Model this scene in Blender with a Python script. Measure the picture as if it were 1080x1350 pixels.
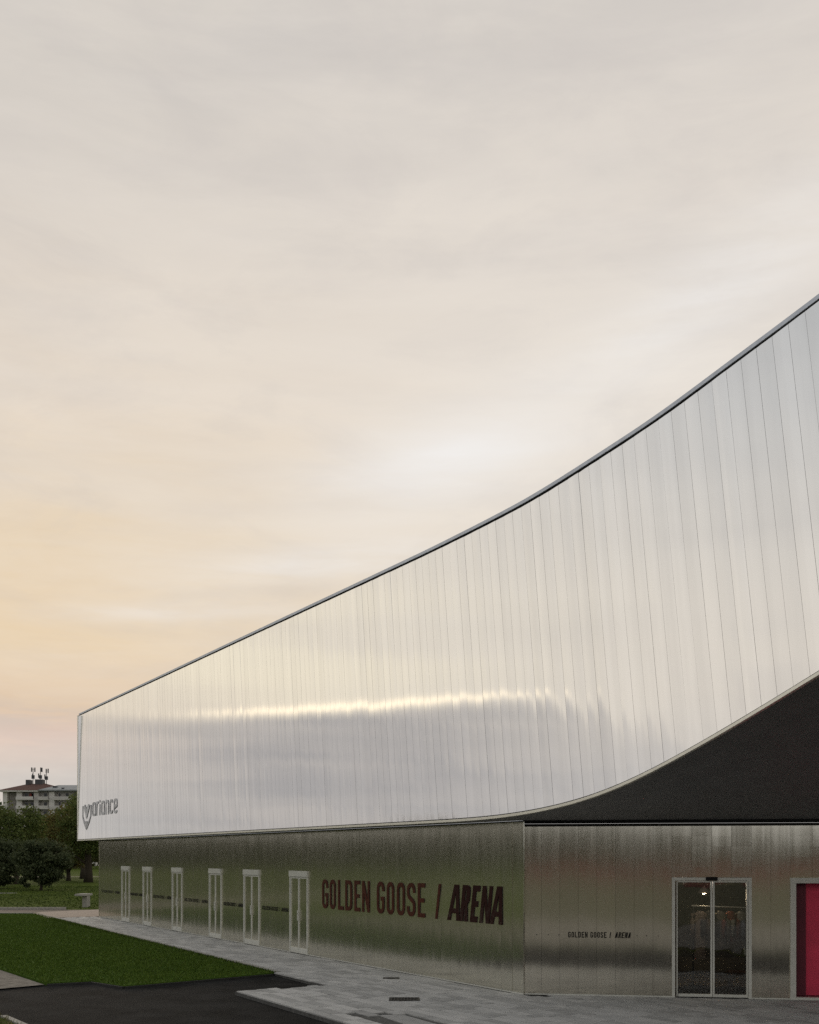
import bpy, math, random
import numpy as np
from mathutils import Vector

random.seed(7)
rng = np.random.default_rng(7)
scene = bpy.context.scene
for o in list(bpy.data.objects):
    bpy.data.objects.remove(o)
C = scene.collection


def lin(r, g, b):
    f = lambda c: (c / 255 / 12.92) if c / 255 <= .04045 else ((c / 255 + .055) / 1.055) ** 2.4
    return (f(r), f(g), f(b), 1.0)


# ------------------------------------------------------------------ camera
cam_d = bpy.data.cameras.new('camera')
cam = bpy.data.objects.new('camera', cam_d)
C.objects.link(cam)
cam.location = (0, 0, 2.8)
cam.rotation_euler = (math.radians(90), 0, 0)
cam_d.sensor_fit = 'HORIZONTAL'
cam_d.sensor_width = 36
cam_d.lens = 46.667
cam_d.shift_y = 454 / 1080
cam_d.clip_start = .1
cam_d.clip_end = 6000
scene.camera = cam

# ------------------------------------------------------------------ exposure
scene.view_settings.view_transform = 'Standard'
scene.view_settings.look = 'None'
scene.view_settings.exposure = 0
scene.view_settings.gamma = 1
scene.view_settings.use_curve_mapping = False
scene.render.engine = 'CYCLES'
scene.cycles.max_bounces = 6
scene.cycles.diffuse_bounces = 3
scene.cycles.glossy_bounces = 4
scene.cycles.sample_clamp_indirect = 1.5
scene.cycles.blur_glossy = .6
scene.cycles.use_denoising = False

# ------------------------------------------------------------------ world / sky
SUN_AZ, SUN_EL = math.radians(-24), math.radians(7)
world = bpy.data.worlds.new('World')
scene.world = world
world.use_nodes = True
WT = world.node_tree
WT.nodes.clear()


class NT:
    """small helper for node trees"""
    def __init__(s, tree): s.t = tree
    def n(s, typ, **kw):
        nd = s.t.nodes.new(typ)
        for k, v in kw.items(): setattr(nd, k, v)
        return nd
    def put(s, sock, v):
        if hasattr(v, 'bl_idname') and not hasattr(v, 'links'):
            s.t.links.new(v.outputs[0], sock)
        elif hasattr(v, 'links'):
            s.t.links.new(v, sock)
        else:
            sock.default_value = v
    def m(s, op, a, b=None, c=None, clamp=False):
        nd = s.n('ShaderNodeMath', operation=op); nd.use_clamp = clamp
        s.put(nd.inputs[0], a)
        if b is not None: s.put(nd.inputs[1], b)
        if c is not None: s.put(nd.inputs[2], c)
        return nd.outputs[0]
    def v(s, op, a, b=None):
        nd = s.n('ShaderNodeVectorMath', operation=op)
        s.put(nd.inputs[0], a)
        if b is not None:
            s.put(nd.inputs[3 if op == 'SCALE' else 1], b)
        return nd.outputs['Value'] if op in ('DOT_PRODUCT', 'LENGTH') else nd.outputs[0]
    def mix(s, f, a, b, mode='MIX'):
        nd = s.n('ShaderNodeMix', data_type='RGBA', blend_type=mode)
        s.put(nd.inputs[0], f); s.put(nd.inputs[6], a); s.put(nd.inputs[7], b)
        return nd.outputs[2]
    def ramp(s, f, stops, interp='LINEAR'):
        nd = s.n('ShaderNodeValToRGB')
        nd.color_ramp.interpolation = interp
        el = nd.color_ramp.elements
        while len(el) < len(stops): el.new(.5)
        for e, (p, c) in zip(el, stops):
            e.position = p
            e.color = c if isinstance(c, tuple) else (c, c, c, 1)
        s.put(nd.inputs[0], f)
        return nd.outputs[0]
    def mr(s, v, a, b, c=0., d=1., smooth=False):
        nd = s.n('ShaderNodeMapRange')
        nd.interpolation_type = 'SMOOTHSTEP' if smooth else 'LINEAR'
        s.put(nd.inputs[0], v)
        for i, q in enumerate((a, b, c, d)): nd.inputs[1 + i].default_value = q
        return nd.outputs[0]
    def noise(s, vec, scale, detail=3., rough=.5, dist=0., dim='3D', w=None):
        nd = s.n('ShaderNodeTexNoise', noise_dimensions=dim)
        if dim != '1D' and vec is not None: s.put(nd.inputs['Vector'], vec)
        if w is not None: s.put(nd.inputs['W'], w)
        nd.inputs['Scale'].default_value = scale
        nd.inputs['Detail'].default_value = detail
        nd.inputs['Roughness'].default_value = rough
        nd.inputs['Distortion'].default_value = dist
        return nd.outputs[0]


w = NT(WT)
tc = w.n('ShaderNodeTexCoord')
D = w.v('NORMALIZE', tc.outputs['Generated'])
sx = w.n('ShaderNodeSeparateXYZ'); w.put(sx.inputs[0], D)
X, Y, Z = sx.outputs
hl = w.m('SQRT', w.m('ADD', w.m('MULTIPLY', X, X), w.m('MULTIPLY', Y, Y)))
hlz = w.m('MAXIMUM', hl, .02)
az = w.m('ARCTAN2', X, Y)                       # radians, 0 = straight ahead, + to the right
el = w.m('ARCTAN2', Z, hlz)
# wispy wobble of the elevation so that the layers are not ruler straight
stretch = w.n('ShaderNodeMapping'); w.put(stretch.inputs[0], D)
stretch.inputs['Scale'].default_value = (1.4, 1.4, 9)
stretch.inputs['Rotation'].default_value = (0, math.radians(-7), 0)
n1 = w.noise(stretch, 2.2, 5, .55, .3)
n2 = w.noise(stretch, 6., 4, .6, .4)
wob = w.m('ADD', w.m('MULTIPLY', w.m('SUBTRACT', n1, .5), .09), w.m('MULTIPLY', w.m('SUBTRACT', n2, .5), .02))
elw = w.m('ADD', el, w.m('MULTIPLY', wob, w.mr(el, .02, .35, .25, 1.)))
e01 = w.m('DIVIDE', elw, math.pi / 2)           # 0..1
dg = lambda d: max(0., d / 90.)
warm = w.ramp(e01, [(dg(0), lin(180, 185, 188)), (dg(4), lin(194, 191, 190)), (dg(6.2), lin(226, 197, 181)),
                    (dg(7.6), lin(220, 194, 166)), (dg(10.5), lin(230, 206, 172)), (dg(16), lin(229, 209, 181)),
                    (dg(22), lin(229, 215, 198)), (dg(31), lin(217, 209, 200)), (dg(40), lin(204, 199, 193)),
                    (dg(58), lin(188, 186, 184)), (dg(90), lin(176, 178, 182))])
pale = w.ramp(e01, [(dg(0), lin(188, 190, 192)), (dg(5), lin(204, 200, 197)), (dg(9), lin(230, 221, 209)),
                    (dg(16), lin(234, 225, 213)), (dg(24), lin(234, 226, 216)), (dg(31), lin(225, 217, 208)),
                    (dg(40), lin(209, 203, 197)), (dg(58), lin(190, 187, 184)), (dg(90), lin(176, 178, 182))])
azf = w.mr(w.m('ABSOLUTE', w.m('ADD', az, math.radians(24))), 0, math.radians(42), 0, 1, True)
base = w.mix(azf, warm, pale)
# thin veils of cloud, lighter and greyer
veil = w.ramp(w.noise(stretch, 3.1, 6, .6, .5), [(.36, 0.), (.72, 1.)])
base = w.mix(w.m('MULTIPLY', veil, .28), base, lin(238, 230, 220))
veil2 = w.ramp(w.noise(w.v('ADD', stretch, (3.1, 1.7, .4)), 2.3, 5, .6, .3), [(.46, 0.), (.75, 1.)])
base = w.mix(w.m('MULTIPLY', veil2, .20), base, lin(188, 184, 184))
mot = w.n('ShaderNodeMapping'); w.put(mot.inputs[0], D)
mot.inputs['Scale'].default_value = (2.6, 2.6, 7)
mot.inputs['Rotation'].default_value = (.2, math.radians(-16), 0)
mt = w.ramp(w.noise(mot, 2.0, 8, .62, .6), [(.42, 0.), (.68, 1.)])
base = w.mix(w.m('MULTIPLY', mt, .20), base, lin(239, 229, 215))
mt2 = w.ramp(w.noise(w.v('ADD', mot, (5.2, 2.2, 1.)), 2.4, 8, .62, .6), [(.48, 0.), (.70, 1.)])
base = w.mix(w.m('MULTIPLY', mt2, .22), base, lin(192, 186, 184))
# the bright white cloud ahead, leaning up to the right
def blob(azc, elc, ra, re, tilt, nz):
    da = w.m('SUBTRACT', az, math.radians(azc)); de = w.m('SUBTRACT', el, math.radians(elc))
    c, s_ = math.cos(math.radians(tilt)), math.sin(math.radians(tilt))
    a = w.m('DIVIDE', w.m('ADD', w.m('MULTIPLY', da, c), w.m('MULTIPLY', de, s_)), math.radians(ra))
    b = w.m('DIVIDE', w.m('SUBTRACT', w.m('MULTIPLY', de, c), w.m('MULTIPLY', da, s_)), math.radians(re))
    r2 = w.m('ADD', w.m('MULTIPLY', a, a), w.m('MULTIPLY', b, b))
    g = w.m('POWER', 2.718, w.m('MULTIPLY', r2, -1.))
    return w.m('MULTIPLY', g, w.mr(nz, .3, .62, .35, 1.))
b1 = blob(2.5, 20.6, 7.5, 2.3, 14, n1)
b2 = blob(16, 27.0, 8.5, 2.0, 24, n2)
b3 = blob(-4, 15.5, 8, .8, 6, n2)
b4 = blob(-13, 12.6, 6, .5, 3, n2)
for bb, k in ((b1, .95), (b2, .55), (b3, .55), (b4, .4)):
    base = w.mix(w.m('MULTIPLY', bb, k), base, lin(243, 240, 237))
# thin blue grey bars low over the park
lowb = w.m('MULTIPLY', blob(-30, 7.4, 16, 1.5, -4, n1), w.mr(n2, .44, .58, 0, 1, True))
base = w.mix(w.m('MULTIPLY', lowb, .75), base, lin(190, 184, 184))
glow = blob(-52, 12.5, 15, 5.5, 0, n1)
base = w.mix(w.m('MULTIPLY', glow, .9), base, (1.0, .90, .70, 1))
# low bank of grey violet cloud round the sunset side, its upper rim lit
bn = w.noise(w.v('MULTIPLY', D, (1., 1., 3.)), 2.4, 4, .5)
rim_el = w.m('ADD', w.m('SUBTRACT', w.mr(az, math.radians(-50), math.radians(-69), math.radians(8.1), math.radians(10.0)),
                        w.mr(az, math.radians(-66), math.radians(-86), 0, math.radians(4.7), True)),
             w.m('MULTIPLY', w.m('SUBTRACT', bn, .5), .006))
under = w.m('SUBTRACT', rim_el, el)
bank = w.m('MULTIPLY', w.mr(under, 0, .012, 0, 1, True), w.mr(under, .03, .16, 1, .75))
bank_az = w.m('MULTIPLY', w.mr(az, math.radians(-40), math.radians(-55), .10, 1, True), w.mr(az, math.radians(-82), math.radians(-61), 0, 1, True))
bank_col = w.mix(w.mr(n2, .35, .65, 0, 1), lin(163, 161, 163), lin(190, 184, 180))
base = w.mix(w.m('MULTIPLY', w.m('MULTIPLY', bank, bank_az), .92), base, bank_col)
g = w.m('DIVIDE', under, .0030)
rim = w.m('POWER', 2.718, w.m('MULTIPLY', w.m('MULTIPLY', g, g), -1.))
rim = w.m('MULTIPLY', rim, w.m('MULTIPLY', w.mr(az, math.radians(-48.5), math.radians(-56), 0, 1, True),
                               w.mr(az, math.radians(-71), math.radians(-62), .10, 1, True)))
base = w.mix(w.m('MULTIPLY', rim, .75), base, (1.9, 1.6, 1.15, 1))
# the side away from the sunset is dimmer and cooler
cosun = w.m('COSINE', w.m('SUBTRACT', az, math.radians(-25)))
dim = w.mr(cosun, -.8, .92, 0., 1., True)
base = w.mix(w.m('SUBTRACT', 1., dim), base, w.mix(1., base, (.86, .89, .93, 1), 'MULTIPLY'))
dim2 = w.m('MULTIPLY', w.mr(az, math.radians(-48), math.radians(-82), 0, 1, True), w.mr(el, math.radians(9), math.radians(30), 0, 1, True))
base = w.mix(dim2, base, w.mix(1., base, (.73, .795, .875, 1), 'MULTIPLY'))
base = w.mix(w.mr(el, 0, -.02, 0, 1), base, (.03, .035, .025, 1))
sky = w.n('ShaderNodeTexSky', sky_type='NISHITA')
sky.sun_disc = False
sky.sun_elevation = SUN_EL
sky.sun_rotation = SUN_AZ
bg1 = w.n('ShaderNodeBackground'); w.put(bg1.inputs[0], sky); bg1.inputs[1].default_value = .1
bg2 = w.n('ShaderNodeBackground'); w.put(bg2.inputs[0], base); bg2.inputs[1].default_value = 1.0
mx = w.n('ShaderNodeMixShader'); mx.inputs[0].default_value = .985
WT.links.new(bg1.outputs[0], mx.inputs[1]); WT.links.new(bg2.outputs[0], mx.inputs[2])
wo = w.n('ShaderNodeOutputWorld'); WT.links.new(mx.outputs[0], wo.inputs[0])

# ------------------------------------------------------------------ sun behind thin cloud
sd = bpy.data.lights.new('sun', 'SUN')
sd.energy = .8
sd.angle = math.radians(10)
sd.color = (1, .84, .66)
sun = bpy.data.objects.new('sun', sd)
C.objects.link(sun)
sdir = Vector((math.sin(SUN_AZ) * math.cos(SUN_EL), math.cos(SUN_AZ) * math.cos(SUN_EL), math.sin(SUN_EL)))
sun.rotation_euler = (-sdir).to_track_quat('-Z', 'Y').to_euler()
sun.location = (-20, 40, 30)


# ------------------------------------------------------------------ materials
def mat(name):
    m = bpy.data.materials.new(name); m.use_nodes = True
    t = m.node_tree
    p = t.nodes['Principled BSDF']
    return m, NT(t), p


def simple(name, col, rough=.6, metal=0., var=.12, scale=6., bump=0., bscale=60., spec=.5):
    m, t, p = mat(name)
    ge = t.n('ShaderNodeNewGeometry')
    nz = t.noise(ge.outputs['Position'], scale, 4, .6)
    c = (*col, 1)
    dk = tuple(v * (1 - var) for v in col) + (1,)
    lt = tuple(min(1, v * (1 + var)) for v in col) + (1,)
    t.put(p.inputs['Base Color'], t.ramp(nz, [(.3, dk), (.7, lt)]))
    p.inputs['Roughness'].default_value = rough
    p.inputs['Metallic'].default_value = metal
    p.inputs['Specular IOR Level'].default_value = spec
    if bump:
        b = t.n('ShaderNodeBump'); b.inputs['Strength'].default_value = bump; b.inputs['Distance'].default_value = .01
        t.put(b.inputs['Height'], t.noise(ge.outputs['Position'], bscale, 3, .6))
        t.t.links.new(b.outputs[0], p.inputs['Normal'])
    return m


def ribbed_metal(name, col, rough, metal, aniso, k, freq, along, dirt=.1, objvar=.06, sag=.012, streak=.0):
    """sheet metal drawn vertically: gloss is wide sideways and narrow up and down"""
    m, t, p = mat(name)
    ge = t.n('ShaderNodeNewGeometry')
    N = ge.outputs['Normal']; P = ge.outputs['Position']
    U = t.v('NORMALIZE', t.v('CROSS_PRODUCT', (0, 0, 1), N))
    s = t.v('DOT_PRODUCT', P, along)
    slow = t.m('SUBTRACT', t.noise(None, freq, 2, .6, dim='1D', w=s), .5)
    # gentle oil-canning, a trace up and down
    can = t.n('ShaderNodeMapping'); t.put(can.inputs[0], P); can.inputs['Scale'].default_value = (1, 1, .35)
    oc = t.m('MULTIPLY', t.m('SUBTRACT', t.noise(can, 1.6, 2, .5), .5), sag)
    n_ = t.v('ADD', N, t.v('SCALE', U, t.m('MULTIPLY', slow, k)))
    cz = t.n('ShaderNodeCombineXYZ'); t.put(cz.inputs[2], oc)
    n_ = t.v('NORMALIZE', t.v('ADD', n_, cz.outputs[0]))
    t.put(p.inputs['Normal'], n_)
    t.put(p.inputs['Tangent'], U)
    p.inputs['Anisotropic'].default_value = aniso
    oi = t.n('ShaderNodeObjectInfo')
    st = t.n('ShaderNodeMapping'); t.put(st.inputs[0], P); st.inputs['Scale'].default_value = (5, 5, .4)
    dz = t.noise(st, 1.5, 4, .6)
    sk = t.mr(t.noise(None, 2.6, 3, .6, dim='1D', w=s), .35, .65, 0, streak)  # soft sheen of the sheet, put into the base colour as streaks
    fac = t.m('ADD', sk, t.m('ADD', t.m('MULTIPLY', oi.outputs['Random'], objvar), t.m('MULTIPLY', dz, dirt)))
    base = t.mix(fac, (*col, 1), tuple(c * .25 for c in col) + (1,))
    t.put(p.inputs['Base Color'], base)
    t.put(p.inputs['Roughness'], t.mr(dz, .3, .7, rough * .9, rough * 1.12))
    p.inputs['Metallic'].default_value = metal
    return m


M = {}
M['fascia'] = ribbed_metal('fascia_sheet', (.975, .975, .975), .066, .92, .92, .02, 9, (.517, -.856, .145), .06, .06, .002, .075)
M['wall'] = ribbed_metal('brushed_wall_sheet', (.87, .84, .72), .20, .94, .97, .10, 9, (.517, -.856, 0), .14, .08, .008)
M['wallf'] = ribbed_metal('brushed_front_sheet', (.88, .83, .71), .16, .94, .97, .24, 5, (.988, -.155, 0), .14, .10, .010)
M['backing'] = simple('dark_backing', (.05, .05, .05), .8)
M['gapsheet'] = simple('joint_sheet', (.42, .42, .41), .6, .5)
M['soffit'] = simple('anthracite_soffit', (.20, .20, .203), .55, 0, .1, 2)
M['beam'] = simple('dark_bronze_trim', (.030, .028, .024), .8, 0, .1, spec=.15)
M['cream'] = simple('cream_edge_trim', (.92, .90, .81), .38, .75, .06)
M['coping'] = simple('zinc_coping', (.66, .70, .78), .5, .4, .1)
M['roof'] = simple('roof_membrane', (.2, .2, .2), .8)
M['frame'] = simple('satin_aluminium_frame', (.64, .64, .58), .42, .1, .08, 8)
M['dark'] = simple('black_rubber', (.015, .015, .015), .7, spec=.15)
M['letter'] = simple('dark_brown_vinyl', (.075, .021, .011), .6, 0, .35, 9, spec=.12)
M['text'] = simple('black_vinyl', (.012, .011, .010), .6, spec=.12)
M['logo'] = simple('blue_grey_print', (.66, .66, .70), .5, .3, .3, 4)
M['asphalt'] = simple('asphalt', (.023, .023, .0225), 1, 0, .45, 1.1, .9, 60, .04)
M['concrete'] = simple('pale_concrete_road', (.22, .21, .19), .9, 0, .2, 1.2, .3, 30, .3)
M['bed'] = simple('paving_bed', (.10, .10, .095), .9, 0, .35, 12, .9, 25, .3)
M['warm_lit_pave'] = simple('warm_lit_paving', (.36, .30, .25), .9, 0, .15, 3, .3, 20, .3)  # warm open-sky light is put into this pinkish paving colour
M['kerb'] = simple('kerb_stone', (.33, .32, .29), .85, 0, .2, 8, .4, 40, .3)
M['road'] = simple('brown_grey_road', (.15, .125, .10), .9, 0, .25, 2, .3, 40, .3)
M['path'] = simple('worn_path', (.20, .185, .16), .95, 0, .4, 5, .5, 30, .1)
M['dry'] = simple('dry_field', (.125, .128, .085), 1, 0, .3, .3, .4, 20, .05)
M['stone'] = simple('bench_stone', (.30, .295, .27), .8, 0, .15, 6, .3, 40)
M['iron'] = simple('cast_iron', (.035, .035, .034), .6, .4, .2)
M['bark'] = simple('bark', (.055, .045, .033), .95, 0, .4, 14, .9, 30, .2)
M['facade'] = simple('grey_render', (.54, .52, .49), .9, 0, .12, .4)
M['facade_shade'] = simple('shaded_recess_render', (.26, .245, .22), .9, 0, .15, .4)  # brownish shade of the recesses is put into this render colour
M['facade_l'] = simple('off_white_render', (.66, .64, .60), .9, 0, .1, .4)
M['tile'] = simple('dark_red_tiles', (.11, .055, .042), .9, 0, .25, 1.5)
M['tin'] = simple('grey_metal_roof', (.30, .32, .325), .6, .2, .15, .6)
M['winglass'] = simple('far_window_glass', (.02, .022, .025), .15)
M['awning'] = simple('red_cloth', (.25, .05, .04), .8)
M['mast'] = simple('mast_steel', (.07, .07, .075), .6)
M['crimson'] = simple('crimson_panel', (.78, .040, .11), .55, 0, .12, 2.5)
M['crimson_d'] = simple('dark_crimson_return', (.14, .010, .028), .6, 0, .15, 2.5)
M['redfence'] = simple('red_hoarding', (.15, .022, .035), .7, 0, .15, .5)
M['shopfloor'] = simple('shop_floor', (.055, .045, .032), .9, 0, .2, 3, spec=.05)
M['shopwall'] = simple('shop_wall', (.05, .05, .048), .7, 0, .35, 2.2)
M['shopred_refl'] = simple('shop_reflected_red', (.11, .012, .018), .6)
M['shopgrey'] = simple('shop_grey_band', (.12, .115, .10), .7, 0, .3, 4)
M['wood'] = simple('warm_wood', (.16, .08, .04), .6, 0, .3, 6)


def ground_grass(name, a, b, c):
    m, t, p = mat(name)
    ge = t.n('ShaderNodeNewGeometry'); P = ge.outputs['Position']
    big = t.noise(P, .12, 4, .6); mid = t.noise(P, 1.4, 4, .6); fine = t.noise(P, 26, 3, .7)
    f = t.m('ADD', t.m('ADD', t.m('MULTIPLY', big, .4), t.m('MULTIPLY', mid, .3)), t.m('MULTIPLY', fine, .3))
    t.put(p.inputs['Base Color'], t.ramp(f, [(.34, (*a, 1)), (.5, (*b, 1)), (.66, (*c, 1))]))
    p.inputs['Roughness'].default_value = 1
    p.inputs['Specular IOR Level'].default_value = .05
    bp = t.n('ShaderNodeBump'); bp.inputs['Strength'].default_value = .7; bp.inputs['Distance'].default_value = .04
    t.put(bp.inputs['Height'], t.noise(P, 40, 4, .7)); t.t.links.new(bp.outputs[0], p.inputs['Normal'])
    return m


M['park'] = ground_grass('park_grass', (.038, .060, .008), (.070, .100, .014), (.110, .132, .026))
M['lawn'] = ground_grass('mown_lawn', (.029, .066, .008), (.060, .112, .013), (.098, .142, .022))


def blades(name, cols, trans=.25):
    m, t, p = mat(name)
    ge = t.n('ShaderNodeNewGeometry')
    r = t.m('ADD', t.m('MULTIPLY', ge.outputs['Random Per Island'], .6), t.m('MULTIPLY', t.noise(ge.outputs['Position'], .9, 3, .6), .45))
    t.put(p.inputs['Base Color'], t.ramp(r, [(.2 + .6 * i / (len(cols) - 1), (*c, 1)) for i, c in enumerate(cols)]))
    p.inputs['Roughness'].default_value = .75
    p.inputs['Specular IOR Level'].default_value = .2
    if trans:
        tr = t.n('ShaderNodeBsdfTranslucent'); tr.inputs[0].default_value = (*[c * 1.2 for c in cols[-1]], 1)
        mxn = t.n('ShaderNodeMixShader'); mxn.inputs[0].default_value = trans
        t.t.links.new(p.outputs[0], mxn.inputs[1]); t.t.links.new(tr.outputs[0], mxn.inputs[2])
        t.t.links.new(mxn.outputs[0], t.t.nodes['Material Output'].inputs[0])
    return m


M['blade'] = blades('grass_blades', [(.028, .062, .006), (.060, .112, .012), (.104, .156, .023)], .15)
M['verge'] = blades('verge_blades', [(.05, .07, .02), (.12, .12, .05), (.22, .19, .09)], .15)
M['leaf_dark'] = blades('dark_leaves', [(.036, .052, .024), (.062, .082, .038), (.105, .122, .060)])
M['leaf_green'] = blades('green_leaves', [(.044, .070, .018), (.080, .116, .028), (.135, .155, .046)])
M['leaf_olive'] = blades('olive_leaves', [(.062, .062, .016), (.110, .102, .026), (.165, .130, .042)])
M['leaf_blue'] = blades('blue_green_leaves', [(.034, .056, .034), (.060, .088, .055), (.098, .122, .078)])

# paving stone: tone per slab, mottled
m, t, p = mat('grey_paving_stone')
ge = t.n('ShaderNodeNewGeometry'); oi = t.n('ShaderNodeObjectInfo'); P = ge.outputs['Position']
f = t.m('ADD', t.m('MULTIPLY', t.m('FRACT', t.m('ADD', oi.outputs['Random'], ge.outputs['Random Per Island'])), .30), t.m('ADD', t.m('MULTIPLY', t.noise(P, 9, 5, .75), .45), t.m('MULTIPLY', t.noise(P, .9, 4, .65), .35)))
t.put(p.inputs['Base Color'], t.ramp(f, [(.30, (.28, .28, .272, 1)), (.52, (.44, .44, .425, 1)), (.76, (.56, .555, .535, 1))]))
p.inputs['Roughness'].default_value = .85; p.inputs['Specular IOR Level'].default_value = .3
bp = t.n('ShaderNodeBump'); bp.inputs['Strength'].default_value = .5; bp.inputs['Distance'].default_value = .02
t.put(bp.inputs['Height'], t.noise(P, 22, 4, .7)); t.t.links.new(bp.outputs[0], p.inputs['Normal'])
M['slab'] = m

# maroon lettering, a mottled reflection painted into its lower part
m, t, p = mat('maroon_vinyl_reflections')
ge = t.n('ShaderNodeNewGeometry'); P = ge.outputs['Position']
sp = t.n('ShaderNodeSeparateXYZ'); t.put(sp.inputs[0], P)
refl_mottle = t.m('MULTIPLY', t.ramp(t.noise(P, 9, 4, .7), [(.5, 0.), (.62, 1.)]), t.mr(sp.outputs[2], 1.85, 1.4, 0, .75))
t.put(p.inputs['Base Color'], t.mix(refl_mottle, (.028, .007, .005, 1), (.085, .07, .055, 1)))
p.inputs['Roughness'].default_value = .6
p.inputs['Specular IOR Level'].default_value = .12
M['maroon'] = m

# clear-ish door glass
m, t, p = mat('door_glass')
tr = t.n('ShaderNodeBsdfTransparent'); tr.inputs[0].default_value = (.72, .74, .72, 1)
gl = t.n('ShaderNodeBsdfGlossy'); gl.inputs[0].default_value = (.8, .8, .8, 1); gl.inputs['Roughness'].default_value = .03
ge = t.n('ShaderNodeNewGeometry')
bp = t.n('ShaderNodeBump'); bp.inputs['Strength'].default_value = .25; bp.inputs['Distance'].default_value = .02
t.put(bp.inputs['Height'], t.noise(ge.outputs['Position'], 1.8, 1, .5)); t.t.links.new(bp.outputs[0], gl.inputs['Normal'])
mxn = t.n('ShaderNodeMixShader'); mxn.inputs[0].default_value = .13
t.t.links.new(tr.outputs[0], mxn.inputs[1]); t.t.links.new(gl.outputs[0], mxn.inputs[2])
t.t.links.new(mxn.outputs[0], t.t.nodes['Material Output'].inputs[0])
M['glass'] = m

m, t, p = mat('lamp_glow')
p.inputs['Emission Color'].default_value = (1, .72, .42, 1); p.inputs['Emission Strength'].default_value = 3.0
M['glow'] = m
m, t, p = mat('spot_glow')
p.inputs['Emission Color'].default_value = (1, .86, .78, 1); p.inputs['Emission Strength'].default_value = 2.2
M['spot'] = m


# ------------------------------------------------------------------ object helpers
WL = {}


def link(o, parent, loc):
    C.objects.link(o)
    if parent is not None:
        o.parent = parent
        o.location = Vector(loc) - Vector(WL[parent.name])
    else:
        o.location = loc
    WL[o.name] = tuple(loc)
    return o


def empty(name, loc):
    o = bpy.data.objects.new(name, None)
    o.empty_display_size = .3
    return link(o, None, loc)


def mk(name, verts, faces, material, parent=None, smooth=False):
    v = np.asarray(verts, dtype=float)
    if parent is None:
        lo, hi = v.min(0), v.max(0)
        loc = ((lo[0] + hi[0]) / 2, (lo[1] + hi[1]) / 2, lo[2])
    else:
        loc = WL[parent.name]
        lo, hi = v.min(0), v.max(0)
        loc = ((lo[0] + hi[0]) / 2, (lo[1] + hi[1]) / 2, lo[2])
    me = bpy.data.meshes.new(name)
    me.from_pydata([tuple(q) for q in (v - np.array(loc))], [], [tuple(f) for f in faces])
    me.materials.append(material)
    if smooth:
        me.polygons.foreach_set('use_smooth', [True] * len(me.polygons))
    me.update()
    return link(bpy.data.objects.new(name, me), parent, loc)


def tag(o, label=None, cat=None, group=None, kind=None):
    if label: o['label'] = label
    if cat: o['category'] = cat
    if group: o['group'] = group
    if kind: o['kind'] = kind
    return o


class MB:
    def __init__(s): s.v = []; s.f = []
    def hexa(s, a, b):
        """a, b: lists of 4 points (bottom loop, top loop)"""
        n = len(s.v); s.v += [tuple(p) for p in a] + [tuple(p) for p in b]
        s.f += [(n + 3, n + 2, n + 1, n), (n + 4, n + 5, n + 6, n + 7)]
        for i in range(4):
            j = (i + 1) % 4
            s.f.append((n + i, n + j, n + 4 + j, n + 4 + i))
        return s
    def box(s, x0, x1, y0, y1, z0, z1):
        return s.hexa([(x0, y0, z0), (x1, y0, z0), (x1, y1, z0), (x0, y1, z0)], [(x0, y0, z1), (x1, y0, z1), (x1, y1, z1), (x0, y1, z1)])
    def quad(s, a, b, c, d):
        n = len(s.v); s.v += [tuple(a), tuple(b), tuple(c), tuple(d)]; s.f.append((n, n + 1, n + 2, n + 3)); return s
    def prism(s, poly, z0, z1):
        n = len(s.v); k = len(poly)
        s.v += [(x, y, z0) for x, y in poly] + [(x, y, z1) for x, y in poly]
        s.f.append(tuple(range(n + k - 1, n - 1, -1))); s.f.append(tuple(range(n + k, n + 2 * k)))
        for i in range(k):
            j = (i + 1) % k
            s.f.append((n + i, n + j, n + k + j, n + k + i))
        return s
    def tube(s, pts, rad, sides=8):
        n0 = len(s.v); pts = [Vector(q) for q in pts]
        for i, q in enumerate(pts):
            d = (pts[min(i + 1, len(pts) - 1)] - pts[max(i - 1, 0)]).normalized()
            a = d.orthogonal().normalized() if abs(d.z) < .95 else Vector((1, 0, 0))
            a = (a - d * a.dot(d)).normalized(); b = d.cross(a)
            r = rad[i] if isinstance(rad, (list, tuple)) else rad
            for k in range(sides):
                an = 2 * math.pi * k / sides
                s.v.append(tuple(q + (a * math.cos(an) + b * math.sin(an)) * r))
        for i in range(len(pts) - 1):
            for k in range(sides):
                k2 = (k + 1) % sides
                s.f.append((n0 + i * sides + k, n0 + i * sides + k2, n0 + (i + 1) * sides + k2, n0 + (i + 1) * sides + k))
        s.f.append(tuple(n0 + k for k in range(sides))[::-1])
        s.f.append(tuple(n0 + (len(pts) - 1) * sides + k for k in range(sides)))
        return s
    def mk(s, name, material, parent=None, smooth=False):
        return mk(name, s.v, s.f, material, parent, smooth)


def ccw(poly):
    a = sum(poly[i][0] * poly[(i + 1) % len(poly)][1] - poly[(i + 1) % len(poly)][0] * poly[i][1] for i in range(len(poly)))
    return poly if a > 0 else poly[::-1]


# building frame: s runs along the long wall towards the viewer, p is the distance square to it
U = np.array((.517, -.856)); PN = np.array((.856, .517))
def xy(s, p): return U * s + PN * p


# ------------------------------------------------------------------ ground
def sheet(name, poly, z, material):
    poly = ccw(poly)
    return tag(mk(name, [(x, y, z) for x, y in poly], [tuple(range(len(poly)))], material), kind='structure')

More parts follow.
